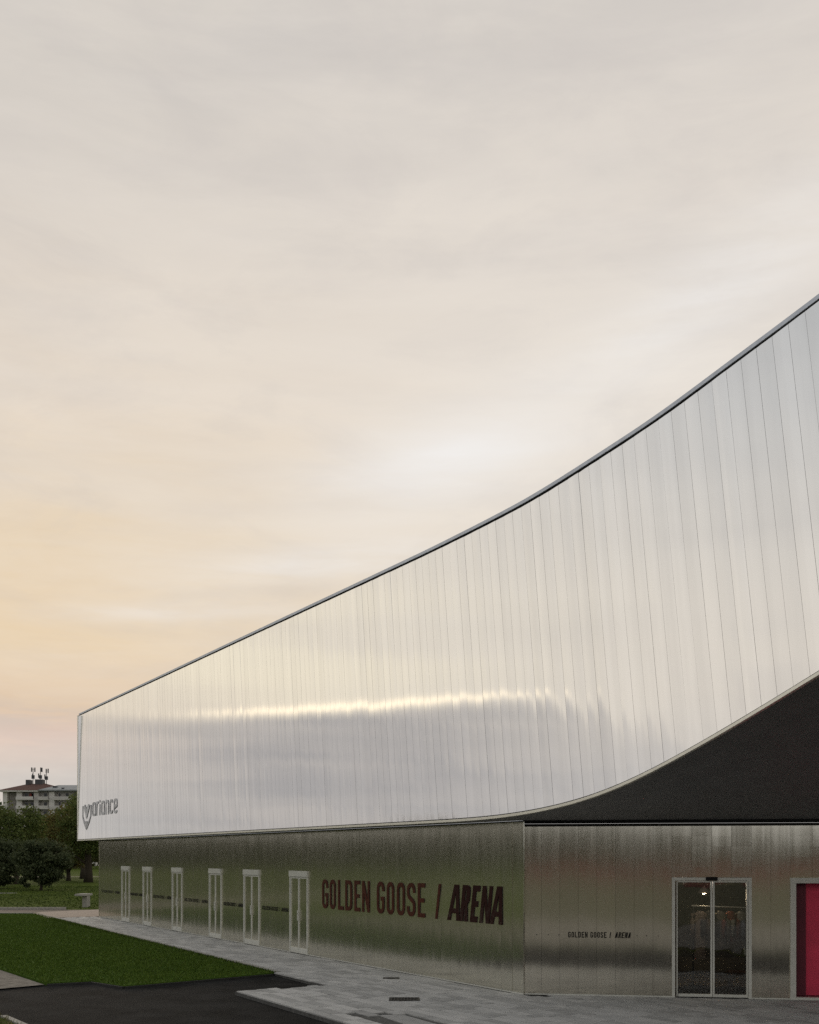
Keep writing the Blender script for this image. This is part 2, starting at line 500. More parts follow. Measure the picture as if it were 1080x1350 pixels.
sheet('ground', [(-1500, -1500), (1500, -1500), (1500, 2500), (-1500, 2500)], -.125, M['park'])
sheet('asphalt_drive', [(-30, 9.5), (30, 9.5), (30, 21), (-1, 27), (-5, 27), (-14, 26), (-30, 14)], -.09, M['asphalt'])
sheet('concrete_road', [(-40, -4), (60, -4), (60, 8.6), (-40, 8.6)], -.10, M['concrete'])
sheet('dry_field', [(-60, -110), (90, -110), (90, -4.2), (-60, -4.2)], -.115, M['dry'])
LAWN = [(-3.22, 25.79), (-6.23, 23.2), (-7.22, 24.12), (-8.09, 23.69), (-10.36, 26.85), (-20, 40.2), (-30, 52), (-18.37, 52.27)]
tag(MB().prism(ccw(LAWN), -.12, -.022).mk('lawn', M['lawn']), kind='structure')
sheet('footpath', [(-8.14, 23.66), (-10.43, 26.9), (-20.1, 40.3), (-24, 38), (-14, 23), (-11.5, 20.2)], -.06, M['path'])
sheet('far_road', [(-90, 53.2), (-18.6, 53.2), (-16.8, 57.2), (10, 62), (10, 65), (-18, 57.6), (-90, 57.6)], -.10, M['road'])
sheet('far_paving', [(-18.6, 52.5), (-18.55, 53.6), (-16.4, 56.1), (-2, 60), (-2, 49.5), (-14, 49.6), *[tuple(xy(-49.9, 13.)), tuple(xy(-49.9, 10.9))]], -.006, M['warm_lit_pave'])
mb = MB(); mb.box(-90, -18.7, 57.62, 57.85, -.12, .03); mb.box(-90, -18.7, 52.62, 52.8, -.12, .0)
tag(mb.mk('road_kerb', M['kerb']), kind='structure')
# lawn kerb strip against the asphalt
mb = MB()
for a, b in zip(LAWN[0:3], LAWN[1:4]):
    a, b = np.array(a), np.array(b); d = (b - a) / np.linalg.norm(b - a); n = np.array((d[1], -d[0])) * .06
    if n[1] > 0: n = -n
    mb.hexa([(*a, -.12), (*b, -.12), (*(b + n), -.12), (*(a + n), -.12)], [(*a, -.045), (*b, -.045), (*(b + n), -.045), (*(a + n), -.045)])
tag(mb.mk('lawn_edging', M['iron']), kind='structure')
# pale edging between lawn and pavement
MBe = MB(); e0, e1 = xy(-23.74, 10.58), xy(-54.2, 11.31)
MBe.hexa([(*e0, -.12), (*e1, -.12), (*(e1 + PN * .09), -.12), (*(e0 + PN * .09), -.12)], [(*e0, .002), (*e1, .002), (*(e1 + PN * .09), .002), (*(e0 + PN * .09), .002)])
tag(MBe.mk('pavement_edging', M['kerb']), kind='structure')
# pale walks crossing the park
sheet('park_path', [(-120, 79), (-47, 80), (-31, 84), (-31.5, 85), (-47, 81.4), (-120, 80.4)], -.118, M['kerb'])
sheet('park_trail', [(-140, 148), (10, 152), (10, 154), (-140, 150.5)], -.116, M['warm_lit_pave'])
# verge at the near left corner
VERGE = [(-7.25, 18.8), (-6.45, 17.7), (-6.0, 16.9), (-12, 15), (-14, 20)]
sheet('verge_soil', VERGE, -.05, M['park'])
mb = MB()
for a, b in zip(VERGE[0:2], VERGE[1:3]):
    a, b = np.array(a), np.array(b); n = np.array((.1, .06))
    mb.hexa([(*a, -.12), (*b, -.12), (*(b + n), -.12), (*(a + n), -.12)], [(*a, -.02), (*b, -.02), (*(b + n), -.02), (*(a + n), -.02)])
tag(mb.mk('verge_kerb', M['kerb']), kind='structure')

# pavement: a raised bed, then its stone slabs one by one
CORNER = np.array((2.308, 21.54)); WV = np.array((.988, -.155)); WN = np.array((-.155, -.988))
S_STEP = -20.8
bed = [tuple(xy(-49.9, 10.75)), tuple(xy(-23.8, 10.5)), tuple(xy(S_STEP, 10.42)), tuple(xy(S_STEP, 8.32)), tuple(xy(-13.2, 8.28))]
bed += [(14, 15.9), (30, 14.5), tuple(CORNER + WV * 28), tuple(CORNER - WN * .3), tuple(xy(-49.9, 13.3))]
pav = MB().prism(ccw(bed), -.12, -.022).mk('pavement', M['bed'])
tag(pav, kind='structure')


def in_poly(pt, poly):
    x, y = pt; c = False
    for i in range(len(poly)):
        x1, y1 = poly[i]; x2, y2 = poly[i - 1]
        if (y1 > y) != (y2 > y) and x < (x2 - x1) * (y - y1) / (y2 - y1) + x1: c = not c
    return c

HATCH = [(-.95, 18.80), (-.16, 18.98), (.62, 17.55), (-.36, 17.40)]
DRAINS = [((-.10, 20.76), .30, .23), ((-.42, 24.34), .19, .12)]
slabs = []
for ci, pc in enumerate(np.arange(8.32, 20.5, .235)):
    s = -49.9 + random.uniform(0, .4)
    while s < -4:
        L = random.choice((.30, .40, .52, .66, .80))
        c = xy(s + L / 2, pc + .1175)
        q = (c - CORNER) @ WV; front = (c - CORNER) @ WN
        ok = True
        if s < S_STEP and pc < 10.4: 
            ok = False
            if s + L > S_STEP + .25:
                L2 = s + L - S_STEP; s0 = S_STEP; L_ = L; s = s0; L = L2; ok = True
        if pc > 12.95 and front < -.2: ok = False
        if pc > 12.95 and q < -.5: ok = False
        if c[1] < 16.0: ok = False
        if in_poly(c, HATCH): ok = False
        if ok: slabs.append((s, L, pc))
        s += L
def vis_key(a):
    c = xy(a[0] + a[1] / 2, a[2] + .1175)
    x = 540 + 1400 * c[0] / c[1]; yy = 1129 + 1400 * 2.8 / c[1]
    return (x < -20 or x > 1100 or yy > 1365, c[1])
slabs.sort(key=vis_key)
rest = MB()
for i, (s, L, pc) in enumerate(slabs):
    g = .005; wd = .235
    if s < -17.4 and pc + wd > 13.07: wd = 13.07 - pc
    if wd < .05: continue
    dz = random.uniform(-.004, .004)
    zz = [dz + random.uniform(-.003, .003) for _ in range(4)]
    pe = lambda q: pc + g if q > -23.75 else max(pc + g, 10.70 + (-23.74 - q) * .0239)
    if pc + wd - g - max(pe(s), pe(s + L)) < .03: continue
    cs = [xy(s + g, pe(s)), xy(s + g, pc + wd - g), xy(s + L - g, pc + wd - g), xy(s + L - g, pe(s + L))]
    cs = cs[::-1]
    lo = [(*c, -.03) for c in cs]; hi = [(*(c * .99999), zz[k]) for k, c in enumerate(cs)]
    if i < 297:
        MB().hexa(lo, hi).mk('paving_slab', M['slab'], pav)
    else:
        rest.hexa(lo, hi)
tag(rest.mk('slab_field', M['slab'], pav), kind='stuff')

# hatch covers let into the paving
def plate(poly, z0, z1, name, material, parent=None):
    return MB().prism(ccw(poly), z0, z1).mk(name, material, parent)
hk = np.array(HATCH)
def hat(a, b): return tuple((hk[0] * (1 - a) + hk[1] * a) * (1 - b) + (hk[3] * (1 - a) + hk[2] * a) * b)
for lab, a0, a1, z in (('grey concrete access cover with a dark gap, nearer the asphalt edge', .03, .40, -.03), ('larger grey concrete access cover beside the kerb, away from the asphalt', .45, .97, -.012)):
    e = empty('access_cover', (*np.mean([hat(a0, .5), hat(a1, .5)], 0), z - .02))
    plate([hat(a0, .03), hat(a1, .03), hat(a1, .97), hat(a0, .97)], z - .05, z, 'cover_plate', M['slab'], e)
    mb = MB()
    q = [np.array(hat(a, .97 if b else .03)) for a, b in ((a0, 0), (a1, 0))]
    mb.hexa([(*q[0], z), (*q[1], z), (*(q[1] + (0, -.025)), z), (*(q[0] + (0, -.025)), z)], [(*q[0], z + .008), (*q[1], z + .008), (*(q[1] + (0, -.025)), z + .008), (*(q[0] + (0, -.025)), z + .008)])
    mb.mk('cover_rim', M['iron'], e)
    tag(e, lab, 'access cover', 'access covers in the pavement')
for (c, hx, hy), lab in zip(DRAINS, ('dark iron drain grate in the middle of the grey paving', 'small dark drain grate close to the foot of the long metal wall')):
    e = empty('drain_grate', (c[0], c[1], 0))
    mb = MB()
    mb.box(c[0] - hx, c[0] + hx, c[1] - hy, c[1] - hy + .03, .004, .014); mb.box(c[0] - hx, c[0] + hx, c[1] + hy - .03, c[1] + hy, .004, .014)
    mb.box(c[0] - hx, c[0] - hx + .03, c[1] - hy + .03, c[1] + hy - .03, .004, .014); mb.box(c[0] + hx - .03, c[0] + hx, c[1] - hy + .03, c[1] + hy - .03, .004, .014)
    mb.mk('grate_frame', M['iron'], e)
    MB().box(c[0] - hx + .03, c[0] + hx - .03, c[1] - hy + .03, c[1] + hy - .03, .002, .006).mk('drain_shade_sheet', M['dark'], e)  # flat black sheet stands in for the shade down in the drain
    nb = 9
    for k in range(nb):
        x = c[0] - hx + .05 + (2 * hx - .1) * k / (nb - 1)
        MB().box(x - .008, x + .008, c[1] - hy + .03, c[1] + hy - .03, .007, .013).mk('grate_bar', M['iron'], e)
    tag(e, lab, 'drain grate', 'drain grates in the pavement')

# ------------------------------------------------------------------ the arena
arena = empty('arena_building', (*CORNER, 0))
tag(arena, 'long silver metal arena with upswept pale fascia and ribbed ground floor', 'building')
S0, S1 = -50.3, 14.0
PF = 12.35
SB = -7.0; R = 10.0; TURN = math.radians(50)
h0 = math.atan2(U[1], U[0])
def fpos(s):
    """fascia line in plan: straight, then sweeping round towards the front"""
    if s <= SB: return xy(s, PF), -PN
    a = min((s - SB) / R, TURN)
    c = xy(SB, PF) + PN * R
    d = np.array((math.cos(h0 + a), math.sin(h0 + a)))
    n = np.array((d[1], -d[0]))
    pt = c + n * R
    if (s - SB) / R > TURN: pt = pt + d * (s - SB - R * TURN)
    return pt, n
ZB = np.array([(-60, 3.515), (-20, 3.52), (-18.6, 3.523), (-17.24, 3.54), (-16, 3.60), (-14.9, 3.705), (-13.88, 3.87), (-12.96, 4.10), (-12.1, 4.37), (-11.3, 4.64), (-10.6, 4.89), (-9.95, 5.13), (-9.57, 5.28), (-7, 6.2), (-3, 7.0), (5, 7.4), (20, 7.4)])
ZT = np.array([(-60, 9.44), (-50.3, 9.45), (-39, 9.48), (-31, 9.51), (-20, 9.54), (-18, 9.575), (-16.2, 9.63), (-15.1, 9.73), (-13.9, 9.86), (-12.8, 9.98), (-12.1, 10.1), (-11.2, 10.27), (-10.3, 10.42), (-9.57, 10.56), (-7, 11.05), (-3, 11.6), (5, 11.9), (20, 11.9)])
sg = np.linspace(-60, 20, 1601)
ker = np.exp(-np.linspace(-2, 2, 61) ** 2); ker /= ker.sum()
zbs = np.convolve(np.pad(np.interp(sg, *ZB.T), 30, 'edge'), ker, 'valid'); zts = np.convolve(np.pad(np.interp(sg, *ZT.T), 30, 'edge'), ker, 'valid')
zb = lambda s: float(np.interp(s, sg, zbs)); zt = lambda s: float(np.interp(s, sg, zts))
TRIM = .07; COP = .084
def skew(s): return .145 * min(1, max(0, (s - S0) / 7.0))
def fpt(sb, v, off=0.):
    """point on the fascia: sb at the foot, v 0..1 up the leaning seam"""
    z0 = zb(sb) + TRIM
    st = sb
    for _ in range(3): st = sb - skew(sb) * (zt(st) - COP - z0)
    st = max(st, S0)
    s = sb + (st - sb) * v
    pt, n = fpos(s)
    z = z0 + (zt(st) - COP - z0) * v
    pt = pt + n * (off - .0175 * (z - z0))
    return np.array((pt[0], pt[1], z))
PW = .28
edges = np.arange(S0, S1, PW)
NV = 8
for i in range(len(edges) - 1):
    a, b = edges[i] + .0018, edges[i + 1] - .0018
    tl = random.gauss(0, .0007); bulge = .0007 + random.gauss(0, .0003); lean = random.gauss(0, .002); ph = random.uniform(0, 6)
    mb = MB()
    cols = []
    for j, fr in enumerate((0, 0, .35, .65, 1, 1)):
        col = []
        for k in range(NV + 1):
            v = k / NV
            o = (-.008 if j in (0, 5) else tl * (fr - .5) * 2 + bulge * (1 - (2 * fr - 1) ** 2) + lean * (v - .5) + .0007 * math.sin(v * 7 + ph))
            col.append(fpt(a + (b - a) * fr, v, .02 + o))
        cols.append(col)
    mb.v = [tuple(q) for col in cols for q in col]
    for j in range(5):
        for k in range(NV):
            n = j * (NV + 1) + k
            mb.f.append((n, n + NV + 1, n + NV + 2, n + 1))
    mb.mk('fascia_panel', M['fascia'], arena)


def strip(name, sec, material, samples, smooth=False):
    """sweep a section [(offset outward, dz)] along the fascia; rail(s) -> (xy, n, z)"""
    mb = MB(); k = len(sec)
    for (pt, n, z) in samples:
        for o, dz in sec:
            q = pt + n * o; mb.v.append((q[0], q[1], z + dz))
    for i in range(len(samples) - 1):
        for j in range(k):
            j2 = (j + 1) % k
            mb.f.append((i * k + j, (i + 1) * k + j, (i + 1) * k + j2, i * k + j2))
    e = (len(samples) - 1) * k
    mb.f += [tuple(range(k)), tuple(range(e + k - 1, e - 1, -1))]
    return mb.mk(name, material, arena, smooth)

ss = np.concatenate([np.linspace(S0 - .02, -20, 12), np.arange(-19.5, S1, .25)])
strip('bottom_trim', [(.045, 0), (.045, .05), (-.02, .05), (-.02, 0)], M['cream'], [(*fpos(s), zb(s)) for s in ss])
strip('shadow_gap', [(.012, .052), (.012, TRIM + .03), (-.03, TRIM + .03), (-.03, .052)], M['backing'], [(*fpos(s), zb(s)) for s in ss])
strip('coping', [(-.04, -.066), (-.04, 0), (-.36, 0), (-.36, -.066)], M['coping'], [(*fpos(s), zt(s)) for s in ss])
strip('coping_drip', [(-.065, -COP - .002), (-.065, -.068), (-.15, -.068), (-.15, -COP - .002)], M['dark'], [(*fpos(s), zt(s)) for s in ss])
# sheet behind the joints
mb = MB()
for i, s in enumerate(ss):
    pt, n = fpos(s); q = pt + n * .009; q2 = pt + n * (.009 - .0175 * (zt(s) - zb(s)))
    mb.v += [(q[0], q[1], zb(s) + .03), (q2[0], q2[1], zt(s) - .04)]
    if i: mb.f.append((2 * i - 2, 2 * i, 2 * i + 1, 2 * i - 1))
mb.mk('fascia_backing', M['gapsheet'], arena)
# roof behind the coping, end face, soffit
mb = MB()
for i, s in enumerate(ss):
    pt, n = fpos(s); q = pt - n * 8.5
    mb.v += [(*(pt - n * .28), zt(s) - .06), (q[0], q[1], zt(s) - .06)]
    if i: mb.f.append((2 * i - 2, 2 * i, 2 * i + 1, 2 * i - 1))
mb.mk('roof', M['roof'], arena)
a0 = xy(S0, PF - .02); a1 = xy(S0, PF + 26)
mb = MB()
d = U * .05
mb.hexa([(*(a0 - d), 3.58), (*a0, 3.58), (*a1, 3.58), (*(a1 - d), 3.58)], [(*(a0 - d), 9.36), (*a0, 9.36), (*a1, 9.36), (*(a1 - d), 9.36)])
mb.mk('end_cladding', M['fascia'], arena)
mb = MB(); d2 = -PN * .035
q0 = xy(S0 - .03, PF); q1 = xy(S0 + .05, PF)
mb.hexa([(*(q0 + d2), 3.58), (*(q1 + d2), 3.58), (*q1, 3.58), (*q0, 3.58)], [(*(q0 + d2), 9.35), (*(q1 + d2), 9.35), (*q1, 9.35), (*q0, 9.35)])
mb.mk('corner_trim', M['cream'], arena)
WT_Z = 3.40
def wtop(s):
    if s <= -18: return xy(s, 13.06)
    f = (s + 18) / (S1 + 18)
    if f * 27 < .8: return xy(-18 + .8 * f * 27 / .8, 13.06)
    return CORNER + WN * .02 + WV * (f * 27 - .8)
mb = MB(); NS = 6
for i, s in enumerate(ss):
    pt, n = fpos(s); o = np.array((*(pt - n * .01), zb(s) + .02)); inn = np.array((*wtop(s), WT_Z + .125))
    for k in range(NS + 1): mb.v.append(tuple(o + (inn - o) * k / NS))
    if i:
        for k in range(NS):
            n0 = (i - 1) * (NS + 1) + k
            mb.f.append((n0, n0 + 1, n0 + NS + 2, n0 + NS + 1))
mb.mk('soffit', M['soffit'], arena, True)

# ---- ground floor walls, sheet by sheet
LW = lambda s, z, off=0.: np.array((*xy(s, 13.08 - off), z))
FW = lambda q, z, off=0.: np.array((*(CORNER + WV * q + WN * off), z))
def slab_on(fn, a, b, z0, z1, o0, o1, mb=None):
    mb = mb or MB()
    lo = [fn(a, z0, o1), fn(b, z0, o1), fn(b, z0, o0), fn(a, z0, o0)]
    hi = [fn(a, z1, o1), fn(b, z1, o1), fn(b, z1, o0), fn(a, z1, o0)]
    return mb.hexa(lo, hi)
def wall_panel(fn, a, b, z0, z1, material):
    tl = random.gauss(0, .0014); bow = random.gauss(.002, .001)
    mb = MB(); g = .0016; nv = 5; ph = random.uniform(0, 6)
    cols = []
    for j, fr in enumerate((0, 0, .3, .7, 1, 1)):
        s = a + g + (b - a - 2 * g) * fr
        cols.append([fn(s, z0 + (z1 - z0) * k / nv, (-.02 if j in (0, 5) else tl * (fr - .5) * 2 + bow * (1 - (2 * fr - 1) ** 2) + .0005 * math.sin(ph + k))) for k in range(nv + 1)])
    mb.v = [tuple(q) for c in cols for q in c]
    for j in range(5):
        for k in range(nv):
            n = j * (nv + 1) + k
            mb.f.append((n, n + nv + 1, n + nv + 2, n + 1))
    mb.mk('wall_panel', material, arena)
LD = [(-45.67, -44.54), (-42.63, -41.53), (-38.98, -37.88), (-35.04, -33.89), (-31.92, -30.66), (-28.4, -27.2)]
FD = [(2.938, 4.462), (5.189, 7.25)]
DH = 2.38
def breaks(a, b, doors, step):
    xs = [a]
    for d0, d1 in doors + [(b, None)]:
        n = max(1, round((d0 - xs[-1]) / step)); st = xs[-1]
        xs += [st + (d0 - st) * k / n for k in range(1, n + 1)]
        if d1 is not None:
            n = max(1, round((d1 - d0) / step)); xs += [d0 + (d1 - d0) * k / n for k in range(1, n + 1)]
    return xs
for fn, a, b, doors, mtl in ((LW, -49.34, -17.19, LD, M['wall']), (FW, 0., 27., FD, M['wallf'])):
    xs = breaks(a, b, doors, .385)
    for x0, x1 in zip(xs, xs[1:]):
        c = (x0 + x1) / 2
        ind = any(d0 < c < d1 for d0, d1 in doors)
        wall_panel(fn, x0, x1, DH + .005 if ind else .03, WT_Z if fn is FW else WT_Z + .098, mtl)
# dark sheet behind the joints, cut round the openings; the wall head and its skirting
mb = MB()
slab_on(LW, -49.3, -17.3, .0, WT_Z, -.10, -.03, mb)
for a, b in ((.1, 2.93), (4.47, 5.18), (7.26, 27.)): slab_on(FW, a, b, 0, WT_Z, -.10, -.03, mb)
for a, b in FD: slab_on(FW, a - .009, b + .009, DH + .01, WT_Z, -.10, -.03, mb)
mb.mk('wall_backing', M['backing'], arena)
mb = MB(); slab_on(FW, -.0, 27, WT_Z + .002, WT_Z + .055, -.1, .012, mb)
mb.mk('wall_head_trim', M['beam'], arena)
slab_on(LW, -49.34, -17.2, WT_Z + .1, WT_Z + .12, -.1, .012).mk('wall_head_strip', M['beam'], arena)
mb = MB(); slab_on(FW, -.0, 27, WT_Z + .062, WT_Z + .16, -.1, .035, mb)
mb.mk('wall_head_beam', M['dark'], arena)
xs = [-49.34] + [v for d in LD for v in d] + [-17.2]
for a, b in zip(xs[0::2], xs[1::2]): slab_on(LW, a, b, .0, .027, -.02, .012).mk('skirting', M['frame'], arena)
xs = [0.02] + [v for d in FD for v in d] + [27]
for a, b in zip(xs[0::2], xs[1::2]): slab_on(FW, a, b, .0, .027, -.02, .012).mk('skirting', M['frame'], arena)
mb = MB(); c0 = xy(-49.34, 13.08)
for (a, b) in (((-49.42, 13.07), (-49.345, 30)),):
    p0, p1 = xy(a[0], a[1]), xy(b[0], a[1]); p2, p3 = xy(b[0], b[1]), xy(a[0], b[1])
    mb.hexa([(*p0, 0), (*p1, 0), (*p2, 0), (*p3, 0)], [(*p0, WT_Z + .1), (*p1, WT_Z + .1), (*p2, WT_Z + .1), (*p3, WT_Z + .1)])
mb.mk('end_wall', M['wall'], arena)
mb = MB(); slab_on(FW, -.012, .03, .03, WT_Z, -.02, .012, mb); mb.mk('corner_bead', M['wallf'], arena)

# ---- six framed double doors in the long wall
for d0, d1 in LD:
    mb = MB(); j = .042
    slab_on(LW, d0, d0 + j, 0, DH - .17, -.05, .035, mb); slab_on(LW, d1 - j, d1, 0, DH - .17, -.05, .035, mb)
    slab_on(LW, d0 - .01, d1 + .01, DH - .168, DH, -.05, .05, mb)
    door = mb.mk('glass_door', M['frame'], arena)
    mid = (d0 + d1) / 2
    for a, b in ((d0 + j + .004, mid - .004), (mid + .004, d1 - j - .004)):
        st = .028
        mb = MB()
        slab_on(LW, a, a + st, .01, DH - .18, -.03, .02, mb); slab_on(LW, b - st, b, .01, DH - .18, -.03, .02, mb)
        slab_on(LW, a + st, b - st, .01, .17, -.03, .02, mb); slab_on(LW, a + st, b - st, DH - .22, DH - .18, -.03, .02, mb)
        mb.mk('leaf_frame', M['frame'], door)
        slab_on(LW, a + st, b - st, .17, DH - .22, -.02, .0).mk('door_panel', M['wall'], door)
    mb = MB()
    for sg_ in (-1, 1): slab_on(LW, mid + sg_ * .03 - .012, mid + sg_ * .03 + .012, .95, 1.25, .028, .05, mb)
    mb.mk('door_handle', M['frame'], door)

# ---- sliding entrance in the front
d0, d1 = FD[0]; f = .06
mb = MB()
slab_on(FW, d0, d0 + f, 0, DH - f, -.06, .03, mb); slab_on(FW, d1 - f, d1, 0, DH - f, -.06, .03, mb); slab_on(FW, d0, d1, DH - f, DH, -.06, .03, mb)
sl = mb.mk('sliding_door', M['frame'], arena)
sl['label'] = 'clear sliding door in a pale frame, shop behind'
mid = (d0 + d1) / 2 + .02
for a, b in ((d0 + f + .03, mid - .005), (mid + .005, d1 - f - .004)):
    mb = MB(); st = .034
    slab_on(FW, a, a + (st if a > mid else .02), .02, DH - f - .01, -.05, .005, mb); slab_on(FW, b - st, b, .02, DH - f - .01, -.05, .005, mb)
    slab_on(FW, a + st, b - st, .02, .075, -.05, .005, mb); slab_on(FW, a + st, b - st, DH - f - .035, DH - f - .01, -.05, .005, mb)
    mb.mk('leaf_frame', M['frame'], sl)
    slab_on(FW, a + .02, b - st, .075, DH - f - .035, -.03, -.022).mk('glass_pane', M['glass'], sl)
slab_on(FW, d0 + f, d1 - f, 0, .014, -.08, .03).mk('threshold', M['iron'], sl)
mb = MB(); slab_on(FW, mid - .13, mid + .09, DH - .055, DH + .012, .032, .075, mb); mb.mk('motion_sensor', M['dark'], sl)
# ---- crimson display opening
d0, d1 = FD[1]; f = .105
mb = MB()
slab_on(FW, d0, d0 + f, 0, DH - f, -.10, .04, mb); slab_on(FW, d1 - f, d1, 0, DH - f, -.10, .04, mb); slab_on(FW, d0, d1, DH - f, DH, -.10, .04, mb)
slab_on(FW, d0 + f, d1 - f, 0, .05, -.10, .035, mb)
dw = mb.mk('display_opening', M['frame'], arena)
dw['label'] = 'pale framed opening lined with crimson panels'
slab_on(FW, d0 + f + .25, d1 - f, .05, DH - f, -.42, -.36).mk('crimson_board', M['crimson'], dw)
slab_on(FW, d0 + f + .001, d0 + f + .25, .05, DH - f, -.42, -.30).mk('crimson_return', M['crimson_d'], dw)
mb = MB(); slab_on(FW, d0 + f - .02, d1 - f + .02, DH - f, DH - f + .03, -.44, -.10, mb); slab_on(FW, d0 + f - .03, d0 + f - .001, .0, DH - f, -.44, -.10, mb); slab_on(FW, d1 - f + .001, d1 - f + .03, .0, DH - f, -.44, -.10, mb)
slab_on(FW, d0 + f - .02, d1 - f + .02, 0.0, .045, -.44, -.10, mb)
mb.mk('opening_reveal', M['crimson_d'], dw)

# ---- shop behind the sliding door
q0, q1, dp = 1.4, 5.10, 5.0
mb = MB()
slab_on(FW, q0, q1, -.02, .008, -dp, -.10, mb); sf = mb.mk('shop_floor', M['shopfloor'], arena)
mb = MB()
slab_on(FW, q0 - .05, q0, 0, 2.9, -dp, -.10, mb); slab_on(FW, q1, q1 + .05, 0, 2.9, -dp, -.10, mb); slab_on(FW, q0, q1, 0, 2.9, -dp - .05, -dp, mb)
mb.mk('shop_wall', M['shopwall'], arena)
slab_on(FW, q0, q1, 2.75, 2.8, -dp, -.10).mk('shop_ceiling', M['shopred_refl'], arena)  # the ceiling's red imitates a red band mirrored in the door glass
mb = MB(); slab_on(FW, q0 + .01, q1 - .01, 2.10, 2.42, -dp + .01, -dp + .04, mb); mb.mk('shop_reflected_band', M['shopgrey'], arena)  # added bar, imitates a pale band mirrored in the door glass
slab_on(FW, q0 + .01, q1 - .01, .0, .35, -dp + .01, -dp + .05).mk('shop_plinth', M['shopgrey'], arena)

def fwxy(q, off): return CORNER + WV * q + WN * off
# clothes rail
e = empty('clothes_rail', (*fwxy(4.3, -2.2), 0))
tag(e, 'dark metal clothes rail standing inside behind the sliding glass door', 'clothes rail')
mb = MB(); mb.tube([FW(3.55, 1.72, -2.2), FW(5.0, 1.68, -2.2)], .014); mb.mk('rail', M['frame'], e)
for q in (3.58, 4.97):
    MB().tube([FW(q, .01, -2.2), FW(q, 1.7, -2.2)], .014).mk('upright', M['mast'], e)
    MB().tube([FW(q, .02, -2.5), FW(q, .02, -1.9)], .014).mk('foot', M['mast'], e)
gcol = [((.42, .33, .27), 'pale pinkish long coat hanging first on the clothes rail', .17, 1.05), ((.16, .15, .13), 'dark taupe jacket hanging second on the clothes rail', .16, .62),
        ((.34, .30, .24), 'beige long shirt hanging third on the clothes rail', .16, .75), ((.30, .10, .06), 'rust red jacket hanging fourth on the clothes rail', .15, .66),
        ((.40, .38, .33), 'light grey shirt hanging near the right end of the clothes rail', .17, .60), ((.22, .26, .33), 'faded blue denim garment hanging last on the clothes rail', .17, .95)]
for i, (c, lab, hw, ln) in enumerate(gcol):
    q = 3.72 + i * .215; cm = simple('cloth_%d' % i, c, .85, 0, .35, 9)
    e2 = empty('hanging_garment', (*fwxy(q, -2.2), 1.66 - ln))
    tag(e2, lab, 'garment', 'clothes on the rail')
    hm = MB(); hm.tube([FW(q, 1.71, -2.2), FW(q + .02, 1.66, -2.2), FW(q, 1.62, -2.2)], .006, 6); hm.tube([FW(q - .12, 1.57, -2.17), FW(q, 1.62, -2.2), FW(q + .12, 1.57, -2.23)], .008, 6)
    hm.mk('hanger', M['mast'], e2)
    mb = MB(); rows = [(1.61, .05), (1.58, .12), (1.50, hw), (1.35, hw * .93), (1.61 - ln * .6, hw * .9), (1.61 - ln, hw * 1.02)]
    K = 14
    for z, r in rows:
        for k in range(K):
            an = 2 * math.pi * k / K; fold = 1 + .10 * math.sin(k * 3 + i) * (1.55 - z)
            mb.v.append(tuple(FW(q + r * math.cos(an) * fold * .8, z, -2.2 + .07 * math.sin(an) * fold + .02 * math.cos(an))))
    for a in range(len(rows) - 1):
        for k in range(K):
            mb.f.append((a * K + k, a * K + (k + 1) % K, (a + 1) * K + (k + 1) % K, (a + 1) * K + k))
    mb.mk('garment_body', cm, e2, True)
    for sg_ in (-1, 1):
        mb = MB(); sl_ = min(.58, ln * .8)
        mb.tube([FW(q + sg_ * hw * .75, 1.53, -2.19), FW(q + sg_ * hw * 1.0, 1.40, -2.15), FW(q + sg_ * hw * 1.02, 1.55 - sl_, -2.12)], [.06, .055, .04], 10)
        mb.mk('sleeve', cm, e2, True)
# pendant lamp, lit
e = empty('pendant_lamp', (*fwxy(3.86, -2.6), 2.0))
tag(e, 'small warm lit pendant lamp inside the shop above the clothes rail', 'lamp')
mb = MB(); K = 16
for r, z in ((.02, 2.14), (.06, 2.10), (.15, 1.99)):
    for k in range(K): mb.v.append(tuple(FW(3.86 + r * math.cos(k * 2 * math.pi / K), z, -2.6 + r * math.sin(k * 2 * math.pi / K))))
for a in range(2):
    for k in range(K): mb.f.append((a * K + k, a * K + (k + 1) % K, (a + 1) * K + (k + 1) % K, (a + 1) * K + k))
mb.mk('lamp_shade', M['cream'], e, True)
MB().tube([FW(3.86, 2.13, -2.6), FW(3.86, 2.75, -2.6)], .006, 6).mk('cord', M['dark'], e)
mb = MB(); mb.tube([FW(3.86, 2.085, -2.6), FW(3.86, 2.05, -2.6), FW(3.86, 1.985, -2.6), FW(3.86, 1.965, -2.6)], [.015, .04, .045, .01], 12); mb.mk('bulb', M['glow'], e, True)
pl = bpy.data.lights.new('pendant_light', 'POINT'); pl.energy = 38; pl.color = (1, .74, .48); pl.shadow_soft_size = .05
plo = bpy.data.objects.new('pendant_light', pl); C.objects.link(plo); plo.location = FW(3.86, 1.93, -2.6)
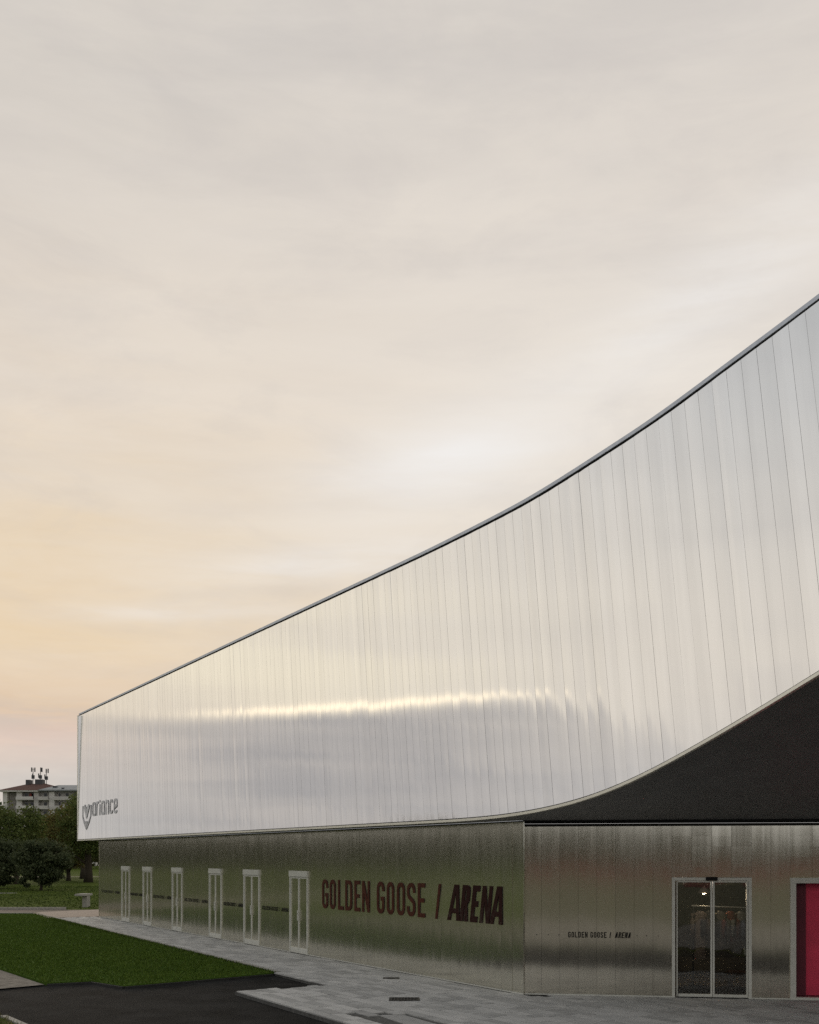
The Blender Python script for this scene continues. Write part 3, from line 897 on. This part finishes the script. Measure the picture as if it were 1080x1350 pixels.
# ceiling spots
for q, lab in ((3.12, 'small glowing ceiling spot leftmost behind the sliding door'), (3.32, 'small glowing ceiling spot second from left behind the sliding door'), (4.06, 'small glowing ceiling spot behind the right door leaf')):
    e = empty('ceiling_spot', (*fwxy(q, -1.6), 2.3))
    MB().tube([FW(q, 2.30, -1.6), FW(q, 2.38, -1.6)], .035, 10).mk('spot_housing', M['frame'], e)
    MB().tube([FW(q, 2.284, -1.6), FW(q, 2.298, -1.6)], .03, 10).mk('spot_lens', M['spot'], e)
    MB().tube([FW(q, 2.38, -1.6), FW(q, 2.75, -1.6)], .006, 6).mk('spot_stem', M['dark'], e)
    tag(e, lab, 'spotlight', 'spotlights in the shop')
    sl2 = bpy.data.lights.new('spot_light', 'POINT'); sl2.energy = 4; sl2.color = (1, .84, .70); sl2.shadow_soft_size = .03
    so = bpy.data.objects.new('spot_light', sl2); C.objects.link(so); so.location = FW(q, 2.25, -1.6)
# low wooden display crate and a table
e = empty('display_table', (*fwxy(4.55, -1.3), 0))
tag(e, 'low warm wood display table just inside the right door leaf', 'table')
mb = MB(); slab_on(FW, 4.2, 4.9, .36, .40, -1.55, -1.05, mb); mb.mk('table_top', M['wood'], e)
for a, b in ((4.22, -1.52), (4.84, -1.52), (4.22, -1.12), (4.84, -1.12)):
    slab_on(FW, a, a + .04, .008, .36, b, b + .04).mk('leg', M['wood'], e)
e = empty('display_stand', (*fwxy(3.05, -2.4), 0))
tag(e, 'narrow shelf stand with small warm items behind the left door leaf', 'shelf')
for q in (2.85, 3.2): slab_on(FW, q, q + .02, .01, 1.95, -2.7, -2.4).mk('side_panel', M['mast'], e)
for z in (.5, .95, 1.4, 1.85): slab_on(FW, 2.87, 3.2, z, z + .02, -2.7, -2.4).mk('shelf', M['wood'], e)
for k, (z, lab) in enumerate(((.97, 'cream box low on the shelf stand'), (1.42, 'amber box in the middle of the shelf stand'), (1.87, 'ochre box on top of the shelf stand'))):
    o = slab_on(FW, 2.95, 3.09, z, z + .13, -2.62, -2.48).mk('box', simple('box_card_%d' % k, ((.5, .42, .3), (.4, .2, .06), (.35, .22, .08))[k], .7))
    tag(o, lab, 'box', 'boxes on the shelf stand')

# ------------------------------------------------------------------ lettering
def stroke(path, wd, closed=False):
    """outline(s) of a stroked path, mitred"""
    P_ = [np.array(q, float) for q in path]; n = len(P_)
    L, Rr = [], []
    for i in range(n):
        if closed: a, b = P_[i - 1], P_[(i + 1) % n]
        else: a, b = P_[max(i - 1, 0)], P_[min(i + 1, n - 1)]
        d1 = P_[i] - a if (closed or i > 0) else b - P_[i]
        d2 = b - P_[i] if (closed or i < n - 1) else d1
        d1 = d1 / np.linalg.norm(d1); d2 = d2 / np.linalg.norm(d2)
        t_ = d1 + d2; t_ /= np.linalg.norm(t_)
        nn = np.array((-t_[1], t_[0])); k = wd / 2 / max(.5, nn @ np.array((-d1[1], d1[0])))
        L.append(P_[i] + nn * k); Rr.append(P_[i] - nn * k)
    return [L, Rr] if closed else [L + Rr[::-1]]


def arc(cx, cy, r, a0, a1, n=5):
    return [(cx + r * math.cos(math.radians(a0 + (a1 - a0) * k / n)), cy + r * math.sin(math.radians(a0 + (a1 - a0) * k / n))) for k in range(n + 1)]


def glyph(ch, W, T):
    """closed outlines in a W x 1 cell; T stem thickness"""
    h = T / 2; r = min(W * .5 - h, .2) - 1e-3; x0, x1, y0, y1 = h, W - h, h, 1 - h
    if ch == 'O':
        return stroke(arc(x1 - r, y1 - r, r, 0, 90) + arc(x0 + r, y1 - r, r, 90, 180) + arc(x0 + r, y0 + r, r, 180, 270) + arc(x1 - r, y0 + r, r, 270, 360), T, True)
    if ch == 'D':
        return stroke(arc(x1 - r, y1 - r, r, 0, 90) + [(x0, y1), (x0, y0)] + arc(x1 - r, y0 + r, r, 270, 360), T, True)
    if ch == 'G':
        return stroke([(x1, .70)] + arc(x1 - r, y1 - r, r, 0, 90) + arc(x0 + r, y1 - r, r, 90, 180) + arc(x0 + r, y0 + r, r, 180, 270) + arc(x1 - r, y0 + r, r, 270, 360) + [(x1, .47), (W * .52, .47)], T)
    if ch == 'S':
        return stroke([(x1, .70)] + arc(x1 - r, y1 - r, r, 0, 90) + arc(x0 + r, y1 - r, r, 90, 180) + arc(x0 + r, .70, r, 180, 235, 3) + arc(x1 - r, .32, r, 55, 0, 3) + arc(x1 - r, y0 + r, r, 360, 270) + arc(x0 + r, y0 + r, r, 270, 180) + [(x0, .30)], T)
    if ch == 'L': return [[(0, 0), (W, 0), (W, T), (T, T), (T, 1), (0, 1)]]
    if ch == 'E':
        e = W * .88; a, b = .5 - T / 2, .5 + T / 2
        return [[(0, 0), (W, 0), (W, T), (T, T), (T, a), (e, a), (e, b), (T, b), (T, 1 - T), (W, 1 - T), (W, 1), (0, 1)]]
    if ch == 'N': 
        return [[(0, 0), (T * .95, 0), (T * .95, .62), (W - T * 1.05, 0), (W, 0), (W, 1), (W - T * .95, 1), (W - T * .95, .38), (T * 1.05, 1), (0, 1)]]
    if ch == 'A':
        c = W / 2
        return [[(0, 0), (T * .95, 0), (T * 1.12, .2), (W - T * 1.12, .2), (W - T * .95, 0), (W, 0), (c + T * .62, 1), (c - T * .62, 1)],
                [(T * 1.3, .34), (W - T * 1.3, .34), (c, .80)]]
    if ch == 'R':
        q = min(.2, W * .4)
        return [[(0, 0), (T, 0), (T, .42), (W * .5, .42), (W - T, 0), (W, 0), (W * .78, .46), (W, .58), (W, 1 - q)] + arc(W - q, 1 - q, q, 0, 90, 4)[1:] + [(0, 1)],
                [(T, .56), (W - T, .60), (W - T, 1 - T * .9), (T, 1 - T * .9)]]
    if ch == '/': return [[(0, 0), (T, 0), (W, 1), (W - T, 1)]]
    # lower case, used by the club mark
    if ch == 'a':
        return stroke(arc(x1 - r, y1 - r, r, 0, 90) + arc(x0 + r, y1 - r, r, 90, 180) + arc(x0 + r, y0 + r, r, 180, 270) + [(x1, y0)], T, True)
    if ch == 'n': return stroke([(x0, 0), (x0, y1 - r * .1)] + arc(x0 + r, y1 - r, r, 150, 90, 3) + arc(x1 - r, y1 - r, r, 90, 0) + [(x1, 0)], T)
    if ch == 'r': return [[(0, 0), (T, 0), (T, .62), (T * 1.4, 1 - T), (W, 1 - T), (W, 1), (T * 1.3, 1), (T, .92), (T, 1), (0, 1)]]
    if ch == 'i': return [[(0, 0), (T, 0), (T, .8), (0, .8)], [(0, .9), (T, .9), (T, 1.08), (0, 1.08)]]
    if ch == 'c': return stroke(arc(x1 - r, y1 - r, r, 10, 90) + arc(x0 + r, y1 - r, r, 90, 180) + arc(x0 + r, y0 + r, r, 180, 270) + arc(x1 - r, y0 + r, r, 270, 350), T)
    if ch == 'e': return stroke([(x0 + h * .2, .52), (x1, .52), (x1, y1 - r)] + arc(x1 - r, y1 - r, r, 0, 90)[1:] + arc(x0 + r, y1 - r, r, 90, 180) + arc(x0 + r, y0 + r, r, 180, 270) + arc(x1 - r, y0 + r, r, 270, 340), T)
    return []


def outlines_mesh(polys, fn, thick, off):
    """fill outlines (with holes) and give them thickness on a wall; fn(x, z, off) -> world"""
    cu = bpy.data.curves.new('outline', 'CURVE'); cu.dimensions = '2D'; cu.fill_mode = 'BOTH'
    cu.extrude = .5
    for poly in polys:
        sp_ = cu.splines.new('POLY'); sp_.points.add(len(poly) - 1); sp_.use_cyclic_u = True
        for pt, q in zip(sp_.points, poly): pt.co = (q[0], q[1], 0, 1)
    o = bpy.data.objects.new('outline', cu); C.objects.link(o)
    dg_ = bpy.context.evaluated_depsgraph_get()
    me = bpy.data.meshes.new_from_object(o.evaluated_get(dg_))
    vs = [fn(v.co.x, v.co.y, off + thick * (v.co.z + .5)) for v in me.vertices]
    fs = [tuple(p_.vertices) for p_ in me.polygons]
    bpy.data.objects.remove(o); bpy.data.curves.remove(cu); bpy.data.meshes.remove(me)
    return vs, fs


def word(fn, spec, height, thick, off, material, parent, slant=0., joined=None, z0=0.):
    for ch, a, b, T in spec:
        ww = (b - a) / height
        polys = [[(a + (x * height) + slant * y * height, z0 + y * height) for x, y in pl_] for pl_ in glyph(ch, ww, T)]
        vs, fs = outlines_mesh(polys, fn, thick, off)
        if joined is not None:
            n = len(joined.v); joined.v += [tuple(v) for v in vs]; joined.f += [tuple(i + n for i in f_) for f_ in fs]
        else:
            mk('letter', vs, fs, material, parent)

# large name on the long wall
e = empty('wall_lettering', (*xy(-22.1, 13.04), 1.37))
tag(e, 'large dark brown lettering reading GOLDEN GOOSE / ARENA on the long metal wall', 'sign')
fnL = lambda x, z, o: LW(x, z, o)
GG = [('G', -26.29, -25.94), ('O', -25.83, -25.49), ('L', -25.34, -25.02), ('D', -24.92, -24.55), ('E', -24.41, -24.11), ('N', -23.99, -23.60),
      ('G', -23.22, -22.85), ('O', -22.72, -22.37), ('O', -22.23, -21.86), ('S', -21.75, -21.38), ('E', -21.26, -20.94)]
word(fnL, [(c, a, b, .125) for c, a, b in GG], 0.80, .004, .014, M['letter'], e, z0=1.37)
word(fnL, [('/', -20.50, -20.26, .11)], 0.80, .004, .014, M['letter'], e, z0=1.37)
word(fnL, [('A', -20.0, -19.50, .175), ('R', -19.50, -19.19, .165), ('E', -19.10, -18.83, .165), ('N', -18.74, -18.37, .155), ('A', -18.36, -17.90, .175)], 0.80, .004, .014, M['maroon'], e, slant=.17, z0=1.37)
# small name, repeated
def small_text(fn, x0, wd, h, z, label, group, offs):
    mb = MB(); unit = wd / 9.9
    x = x0; spec = []
    for ch in 'GOLDEN GOOSE / ':
        if ch == ' ': x += unit * .32; continue
        spec.append((ch, x, x + unit * (.42 if ch != '/' else .3), .15)); x += unit * .56
    mid_ = fn(x0 + wd / 2, z, .0)
    o = empty('wall_text', tuple(mid_))
    word(fn, spec, h, .004, offs, M['text'], o, z0=z)
    spec = []
    for ch in 'ARENA':
        spec.append((ch, x, x + unit * .42, .17)); x += unit * .53
    word(fn, spec, h, .004, offs, M['text'], o, slant=.2, z0=z)
    tag(o, label, 'sign', group)
small_text(lambda x, z, o: FW(x, z, o), .90, 1.19, .115, 1.165, 'small black GOLDEN GOOSE / ARENA text on the front wall left of the sliding door', 'small names on the metal walls', .012)
where = ['at the far end of the long wall before the first door', 'between the first and second doors from the far end', 'between the second and third doors from the far end', 'between the third and fourth doors from the far end', 'between the fourth and fifth doors from the far end', 'between the two nearest doors of the long wall']
for (a, b), wh in zip([(-48.9, -46.1), (-44.4, -42.8), (-41.3, -39.15), (-37.6, -35.3), (-33.7, -32.05), (-30.45, -28.6)], where):
    small_text(fnL, a, b - a, .115, 1.16, 'small dark name text ' + wh, 'small names on the metal walls', .014)
# rivet dots each side of the small name
for k, q in enumerate((.275, .503, .716, 2.26, 2.45, 2.674)):
    MB().tube([FW(q, 1.215, .004), FW(q, 1.215, .016)], .010, 8).mk('rivet', M['dark'], arena)

# club mark on the far end of the fascia: shield with a V heart and a word
def fnF(x, z, o):
    pt, n = fpos(x); pt = pt + n * (o + .022 - .0175 * (z - 3.59)); return np.array((pt[0], pt[1], z))
e = empty('fascia_mark', (*xy(-46.5, PF - .03), 4.0))
tag(e, 'blue grey shield with heart and word on the far end of the pale fascia', 'sign')
def shield(cx, zt_, hw, hh): 
    return [(cx - hw, zt_), (cx - hw * .98, zt_ - hh * .45), (cx - hw * .6, zt_ - hh * .72), (cx, zt_ - hh), (cx + hw * .6, zt_ - hh * .72), (cx + hw * .98, zt_ - hh * .45), (cx + hw, zt_)]
sh = stroke(shield(-48.72, 5.10, .72, 1.05), .11)
vs, fs = outlines_mesh([[tuple(q) for q in sh[0]]], fnF, .006, .012); mk('shield_outline', vs, fs, M['logo'], e)
cx, z_ = -48.72, 5.10
vs, fs = outlines_mesh([[(cx - .5, z_ + .0), (cx - .28, z_ + .06), (cx, z_ - .16), (cx + .28, z_ + .06), (cx + .5, z_ + .0), (cx + .42, z_ - .18), (cx, z_ - .62), (cx - .42, z_ - .18)]], fnF, .006, .012)
mk('heart', vs, fs, M['logo'], e)
vs, fs = outlines_mesh([[(cx - .3, z_ - .74), (cx, z_ - .70), (cx + .3, z_ - .74), (cx, z_ - 1.0)]], fnF, .006, .02); mk('shield_tip', vs, fs, M['logo'], e)
x = -47.75
for ch, wd in zip('ariance', (.52, .34, .14, .52, .50, .46, .50)):
    T = .17
    polys = [[(x + px_ * .62, 4.58 + .0 + (py_ * .62)) for px_, py_ in pl_] for pl_ in glyph(ch, wd / .62, T)]
    vs, fs = outlines_mesh(polys, fnF, .006, .012); mk('letter', vs, fs, M['logo'], e)
    x += wd + .16


# ------------------------------------------------------------------ vegetation
def leaf_quads(centres, size, tilt=1.0, aspect=.6):
    """many small quads with random facing; returns verts (4n,3)"""
    n = len(centres)
    a = rng.normal(size=(n, 3)); a[:, 2] *= tilt; a /= np.linalg.norm(a, axis=1)[:, None]
    b = rng.normal(size=(n, 3)); b -= a * (a * b).sum(1)[:, None]; b /= np.linalg.norm(b, axis=1)[:, None]
    s = size * rng.uniform(.6, 1.4, n)[:, None]
    u = a * s * .5; v = b * s * .5 * aspect
    return np.stack([centres - u, centres - v * .9, centres + u, centres + v], 1).reshape(-1, 3)


def quads_obj(name, V, material, parent=None, loc=(0, 0, 0)):
    me = bpy.data.meshes.new(name)
    n = len(V) // 4
    me.vertices.add(len(V)); me.vertices.foreach_set('co', (V - np.array(loc)).astype(np.float32).ravel())
    me.loops.add(len(V)); me.loops.foreach_set('vertex_index', np.arange(len(V), dtype=np.int32))
    me.polygons.add(n); me.polygons.foreach_set('loop_start', np.arange(0, 4 * n, 4, dtype=np.int32))
    me.polygons.foreach_set('loop_total', np.full(n, 4, dtype=np.int32))
    me.materials.append(material); me.update(); me.validate()
    return link(bpy.data.objects.new(name, me), parent, loc)


def crown_points(c, rx, rz, n, nclump, low=-.8):
    """leaf clumps spread through an uneven crown"""
    out = []
    for _ in range(nclump):
        d = rng.normal(size=3); d /= np.linalg.norm(d)
        if d[2] < low: d[2] = abs(d[2])
        rr = rng.uniform(.35, 1.0) ** .6
        cc = np.array(c) + d * np.array((rx, rx, rz)) * rr * rng.uniform(.75, 1.02)
        k = int(n / nclump * rng.uniform(.5, 1.5))
        cr = rng.uniform(.16, .34) * (rx + rz) / 2
        q = rng.normal(size=(k, 3)); q /= np.linalg.norm(q, axis=1)[:, None]
        q *= (rng.uniform(0, 1, k) ** .55 * 1.15)[:, None] * cr * np.array((1.15, 1.15, .75))
        out.append(cc + q)
    return np.concatenate(out)


def tree(name, x, y, h, rx, base, leafmat, label, cat, group, n=6000, clumps=46, leaf=.26, tr=.2):
    gz = -.12
    e = empty(name, (x, y, gz))
    tag(e, label, cat, group)
    rz = (h - base) / 2; cz = base + rz
    mb = MB()
    mb.tube([(x, y, gz - .1), (x + .05, y, base * .5 + .2), (x - .08, y + .05, base + rz * .5), (x + .1, y, h - rz * .5)], [tr * 1.35, tr, tr * .8, tr * .25], 9)
    tk = mb.mk('trunk', M['bark'], e, True)
    mb = MB()
    for k in range(8):
        an = k * 2.4 + random.uniform(-.4, .4); z0 = base * .8 + rz * random.uniform(.1, .9); l = rx * random.uniform(.55, .85)
        mb.tube([(x, y, z0), (x + math.cos(an) * l * .5, y + math.sin(an) * l * .5, z0 + l * .35), (x + math.cos(an) * l, y + math.sin(an) * l, z0 + l * .75)], [tr * .5, tr * .3, tr * .1], 6)
    mb.mk('limb', M['bark'], e, True)
    pts = crown_points((x, y, cz), rx, rz, n, clumps)
    if base < .2: pts = np.concatenate([pts, crown_points((x, y, .9), rx * .78, .9, n // 3, 22, -2)])
    pts = pts[pts[:, 2] > gz + .05]
    quads_obj('crown', leaf_quads(pts, leaf), leafmat, e, (x, y, cz))
    return e

TG = 'trees and bushes in the park'
tree('bush', -31.6, 91, 4.5, 2.5, .05, M['leaf_dark'], 'dark rounded bush standing alone in front of the park trees', 'bush', TG, 10000, 60, .24, .12)
tree('bush', -37.2, 96, 4.6, 2.4, .05, M['leaf_dark'], 'dark bush at the left picture edge left of the rounded bush', 'bush', TG, 9000, 56, .24, .12)
tree('park_tree', -36.0, 119, 9.3, 3.5, 1.7, M['leaf_green'], 'green tree with a bare visible trunk close beside the far end of the arena', 'tree', TG, 12000, 90, .28, .42)
tree('park_tree', -41.5, 112, 8.4, 3.9, .2, M['leaf_green'], 'mid green full tree directly behind the rounded dark bush', 'tree', TG, 12000, 92, .28, .25)
tree('park_tree', -46.5, 110, 7.2, 3.4, .2, M['leaf_blue'], 'blue green low tree at the left picture edge', 'tree', TG, 11000, 86, .26, .25)
tree('park_tree', -40.5, 126, 8.8, 3.3, .2, M['leaf_olive'], 'olive brown tree between the full green tree and the tree with a bare trunk', 'tree', TG, 11000, 86, .28, .25)
tree('park_tree', -42.5, 138, 11.2, 2.6, 1.5, M['leaf_green'], 'tall dark tree rising against the pale flats right beside the fascia end', 'tree', TG, 11000, 84, .3, .3)
tree('park_tree', -55.2, 138, 11.0, 3.0, 1.5, M['leaf_blue'], 'tall blue green tree at the left picture edge reaching the red roofed flats', 'tree', TG, 11000, 84, .3, .3)
tree('park_tree', -48.0, 142, 8.2, 4.2, .8, M['leaf_green'], 'broad green tree below the balconies of the flats', 'tree', TG, 11000, 84, .3, .3)


# far woods: one mass around the sunset side and behind the viewer
pts = []
for azd in np.arange(-185, -7, .55):
    for row in range(2):
        r = 215 + 35 * math.sin(azd * .13) + row * 22 + rng.uniform(-8, 8)
        if -24 < azd: r += 70
        a = math.radians(azd); hh = rng.uniform(11, 14) * (.62 if azd > -50 else .8 if azd > -56 else 1)
        c = np.array((math.sin(a) * r, math.cos(a) * r, hh * .5))
        q = rng.normal(size=(64, 3)); q /= np.linalg.norm(q, axis=1)[:, None]
        q *= (rng.uniform(0, 1, 64) ** .35)[:, None] * np.array((2.8, 2.8, hh * .55))
        q = c + q
        pts.append(q[q[:, 2] > 0])
for azd in np.arange(95, 176, .6):
    r = 190 + 25 * math.sin(azd * .2) + rng.uniform(-8, 8); a = math.radians(azd); hh = rng.uniform(5, 8)
    c = np.array((math.sin(a) * r, math.cos(a) * r, hh * .5))
    q = rng.normal(size=(60, 3)); q /= np.linalg.norm(q, axis=1)[:, None]
    q *= (rng.uniform(0, 1, 60) ** .35)[:, None] * np.array((2.4, 2.4, hh * .55))
    pts.append((c + q)[(c + q)[:, 2] > 0])
pts = np.concatenate(pts)
o = quads_obj('woodland', leaf_quads(pts, 1.6, aspect=.8), blades('woodland_leaves', [(.030, .035, .012), (.055, .058, .018), (.085, .080, .030)]))
tag(o, 'dark band of far woodland along the edge of the park', 'woodland', kind='stuff')

# grass
def scatter(poly, n):
    xs, ys = zip(*poly); out = np.empty((0, 2))
    P_ = np.array(poly)
    while len(out) < n:
        c = np.stack([rng.uniform(min(xs), max(xs), n), rng.uniform(min(ys), max(ys), n)], 1)
        ins = np.zeros(n, bool); j = len(P_) - 1
        for i in range(len(P_)):
            xi, yi = P_[i]; xj, yj = P_[j]
            cond = ((yi > c[:, 1]) != (yj > c[:, 1])) & (c[:, 0] < (xj - xi) * (c[:, 1] - yi) / (yj - yi + 1e-12) + xi)
            ins ^= cond; j = i
        out = np.concatenate([out, c[ins]])
    return out[:n]

def grass(name, xy_, z, h, wdt, material, label):
    n = len(xy_)
    a = rng.uniform(0, 2 * math.pi, n); l = rng.uniform(.5, 1.1, n) * h; bend = rng.uniform(.1, .8, n) * l; ba = rng.uniform(0, 2 * math.pi, n)
    b0 = np.stack([xy_[:, 0], xy_[:, 1], np.full(n, z)], 1)
    d = np.stack([np.cos(a), np.sin(a), np.zeros(n)], 1) * (wdt / 2)
    tip = b0 + np.stack([np.cos(ba) * bend, np.sin(ba) * bend, l], 1)
    V = np.stack([b0 - d, b0 + d, tip + d * .3, tip - d * .3], 1).reshape(-1, 3)
    o = quads_obj(name, V, material)
    tag(o, label, 'grass', kind='stuff')
near = scatter(LAWN, 90000)
near = near[(near[:, 1] < 52) & (near @ PN < 10.55 + np.maximum(0, -23.74 - near @ U) * .0239)]
wgt = np.clip((30 / near[:, 1]) ** 1.2, .25, 1)
grass('lawn_grass', near[rng.uniform(0, 1, len(near)) < wgt], -.024, .055, .03, M['blade'], 'short mown dark green grass of the lawn by the pavement')
grass('verge_grass', scatter(VERGE, 3500), -.052, .13, .02, M['verge'], 'pale straw coloured grass at the near left corner by the asphalt')
far_poly = [(-95, 58.2), (-17, 58.2), (-15, 75), (-25, 105), (-110, 105)]
grass('park_tufts', scatter(far_poly, 40000), -.125, .06, .10, blades('park_blades', [(.026, .048, .008), (.046, .076, .012), (.080, .105, .022)], .15), 'rough grass of the park beyond the road')

# stone bench by the road
e = empty('stone_bench', (-18.75, 61.2, -.12))
tag(e, 'small pale stone bench on the grass near the far end of the arena', 'bench')
MB().box(-19.12, -18.48, 60.6, 61.9, .53, .64).mk('seat', M['stone'], e)
MB().box(-18.76, -18.5, 60.85, 61.5, -.12, .53).mk('leg', M['stone'], e)

# ------------------------------------------------------------------ flats far behind the trees
BY = 320.; K_ = BY / 1400
bx = lambda x: (x - 540) * K_
bz = lambda y: 2.8 + (1129 - y) * K_
flats = empty('apartment_building', (bx(55), BY, -.12))
tag(flats, 'pale block of flats with red tiled and grey roofs behind the trees', 'building')
def fbox(name, x0, x1, y0, y1, d0, d1, material, parent=flats):
    return MB().box(bx(x0), bx(x1), BY + d0, BY + d1, bz(y1), bz(y0)).mk(name, material, parent)
def fwall(x0, x1, ytop, d, material): return MB().box(bx(x0), bx(x1), BY + d, BY + 16, -.12, bz(ytop)).mk('wall', material, flats)
fwall(4, 51, 1044, 1.2, M['facade_shade']); fwall(51.1, 125, 1043, 1.4, M['facade'])
for x0, x1, mt in ((4, 9.5, 'facade_l'), (22, 29, 'facade_l'), (45, 51, 'facade'), (65, 72, 'facade_l'), (102, 108, 'facade_l')):
    MB().box(bx(x0), bx(x1), BY - .2, BY + 1.25, -.12, bz(1044)).mk('pier', M[mt], flats)
fbox('eaves_board', 0, 51.5, 1042.2, 1044, -1.2, 1.6, M['facade_l']); fbox('eaves_board', 51.6, 125, 1041.6, 1043, -1.0, 1.6, M['tin'])
# hipped red roof and pitched grey roof
mb = MB(); z0, z1 = bz(1042.2), bz(1032.6)
A = [(bx(-1), BY - 1.3, z0), (bx(51.5), BY - 1.3, z0), (bx(62), BY + 17, z0), (bx(-1), BY + 17, z0), (bx(24), BY + 8, z1 + .3), (bx(47), BY + 8, z1 + .5), (bx(62), BY + 8, z1 - .4)]
mb.v = A; mb.f = [(0, 1, 5, 4), (1, 6, 5), (1, 2, 6), (2, 3, 4, 5, 6), (3, 0, 4), (3, 2, 1, 0)]
mb.mk('tiled_roof', M['tile'], flats)
mb = MB(); z0, z1 = bz(1041.6), bz(1032.8)
mb.v = [(bx(51.6), BY - 1.1, z0), (bx(126), BY - 1.1, z0), (bx(126), BY + 8, z1), (bx(65), BY + 8, z1), (bx(126), BY + 17, z0), (bx(65), BY + 17, z0)]
mb.f = [(0, 1, 2, 3), (3, 2, 4, 5), (0, 3, 5), (1, 4, 2), (0, 5, 4, 1)]
mb.mk('metal_roof', M['tin'], flats)
fbox('roof_light', 65, 70, 1035.5, 1037, 3.0, 4.5, M['winglass']); fbox('roof_light', 80, 83, 1038.3, 1039.5, .6, 1.6, M['winglass'])
for x0, x1, y0, y1 in ((23.5, 29, 1026, 1034), (36, 46, 1025.5, 1033)):
    fbox('roof_box', x0, x1, y0, y1, 6.5, 9, M['mast'])
for row, yy in enumerate((1054, 1066, 1078, 1090)):
    for x0, x1 in ((22.5, 45.2), (51.2, 64.8), (72.2, 94)):
        b = fbox('balcony', x0, x1, yy - .2, yy + .9, -1.1, 1.15, M['facade_l'])
        MB().box(bx(x0), bx(x1), BY - 1.15, BY - 1.08, bz(yy - .2), bz(yy - 3.6)).mk('balustrade', M['facade'] if x0 > 50 else M['facade_l'], b)
    for x0, x1, dd in ((31, 35, 1.2), (38, 44, 1.2), (56, 60, 1.4), (75.5, 78, 1.4), (85, 88.5, 1.4), (95.5, 98, 1.4), (12, 20, 1.2)):
        wv = MB().box(bx(x0) - .12, bx(x1) + .12, BY + dd - .10, BY + dd - .004, bz(yy - 2.2) - .1, bz(yy - 9)).mk('window', M['facade'], flats)
        MB().box(bx(x0), bx(x1), BY + dd - .13, BY + dd - .102, bz(yy - 2.2), bz(yy - 9) - .12).mk('pane', M['winglass'] if x0 != 12 else M['facade_shade'], wv)
fbox('awning', 38.5, 41, 1046, 1053, .2, .5, M['awning'])
# aerial masts on its roof
for k, (x, y0, y1, lab) in enumerate(((32, 1009.5, 1032, 'leftmost aerial mast on the red tiled roof'), (42, 1009.5, 1026, 'middle aerial mast on the roof box'), (50, 1011, 1033, 'rightmost aerial mast beside the grey roof'))):
    e = empty('aerial_mast', (bx(x), BY + 7.5, bz(y1)))
    tag(e, lab, 'aerial mast', 'aerial masts on the flats')
    MB().tube([(bx(x), BY + 7.5, bz(y1) - .6), (bx(x), BY + 7.5, bz(y0))], .10, 8).mk('pole', M['mast'], e)
    for j in range(3):
        a = j * 2.1 + k; r = .55
        px_, py_ = bx(x) + math.cos(a) * r, BY + 7.5 + math.sin(a) * r
        zc = bz(y0) - (.2 + 1.8 * (j % 2))
        MB().box(px_ - .16, px_ + .16, py_ - .1, py_ + .1, zc - 1.1, zc + .25).mk('panel_antenna', M['mast'], e)
        MB().tube([(bx(x), BY + 7.5, zc - .4), (px_, py_, zc - .4)], .05, 6).mk('bracket', M['mast'], e)
    MB().box(bx(x) - .4, bx(x) + .4, BY + 7.2, BY + 7.8, bz(y0) - 3.4, bz(y0) - 2.3).mk('equipment_box', M['mast'], e)

# red hoarding across the field behind the viewer (seen in the metal walls)
e = empty('hoarding', (25, -104, -.12))
tag(e, 'long dark red hoarding across the field, mirrored in the front metal wall', 'fence')
for k in range(40):
    x = -55 + k * 4.
    MB().box(x, x + 3.95, -104.1, -104, -.1, 1.35 + .08 * math.sin(k)).mk('board', M['redfence'], e)
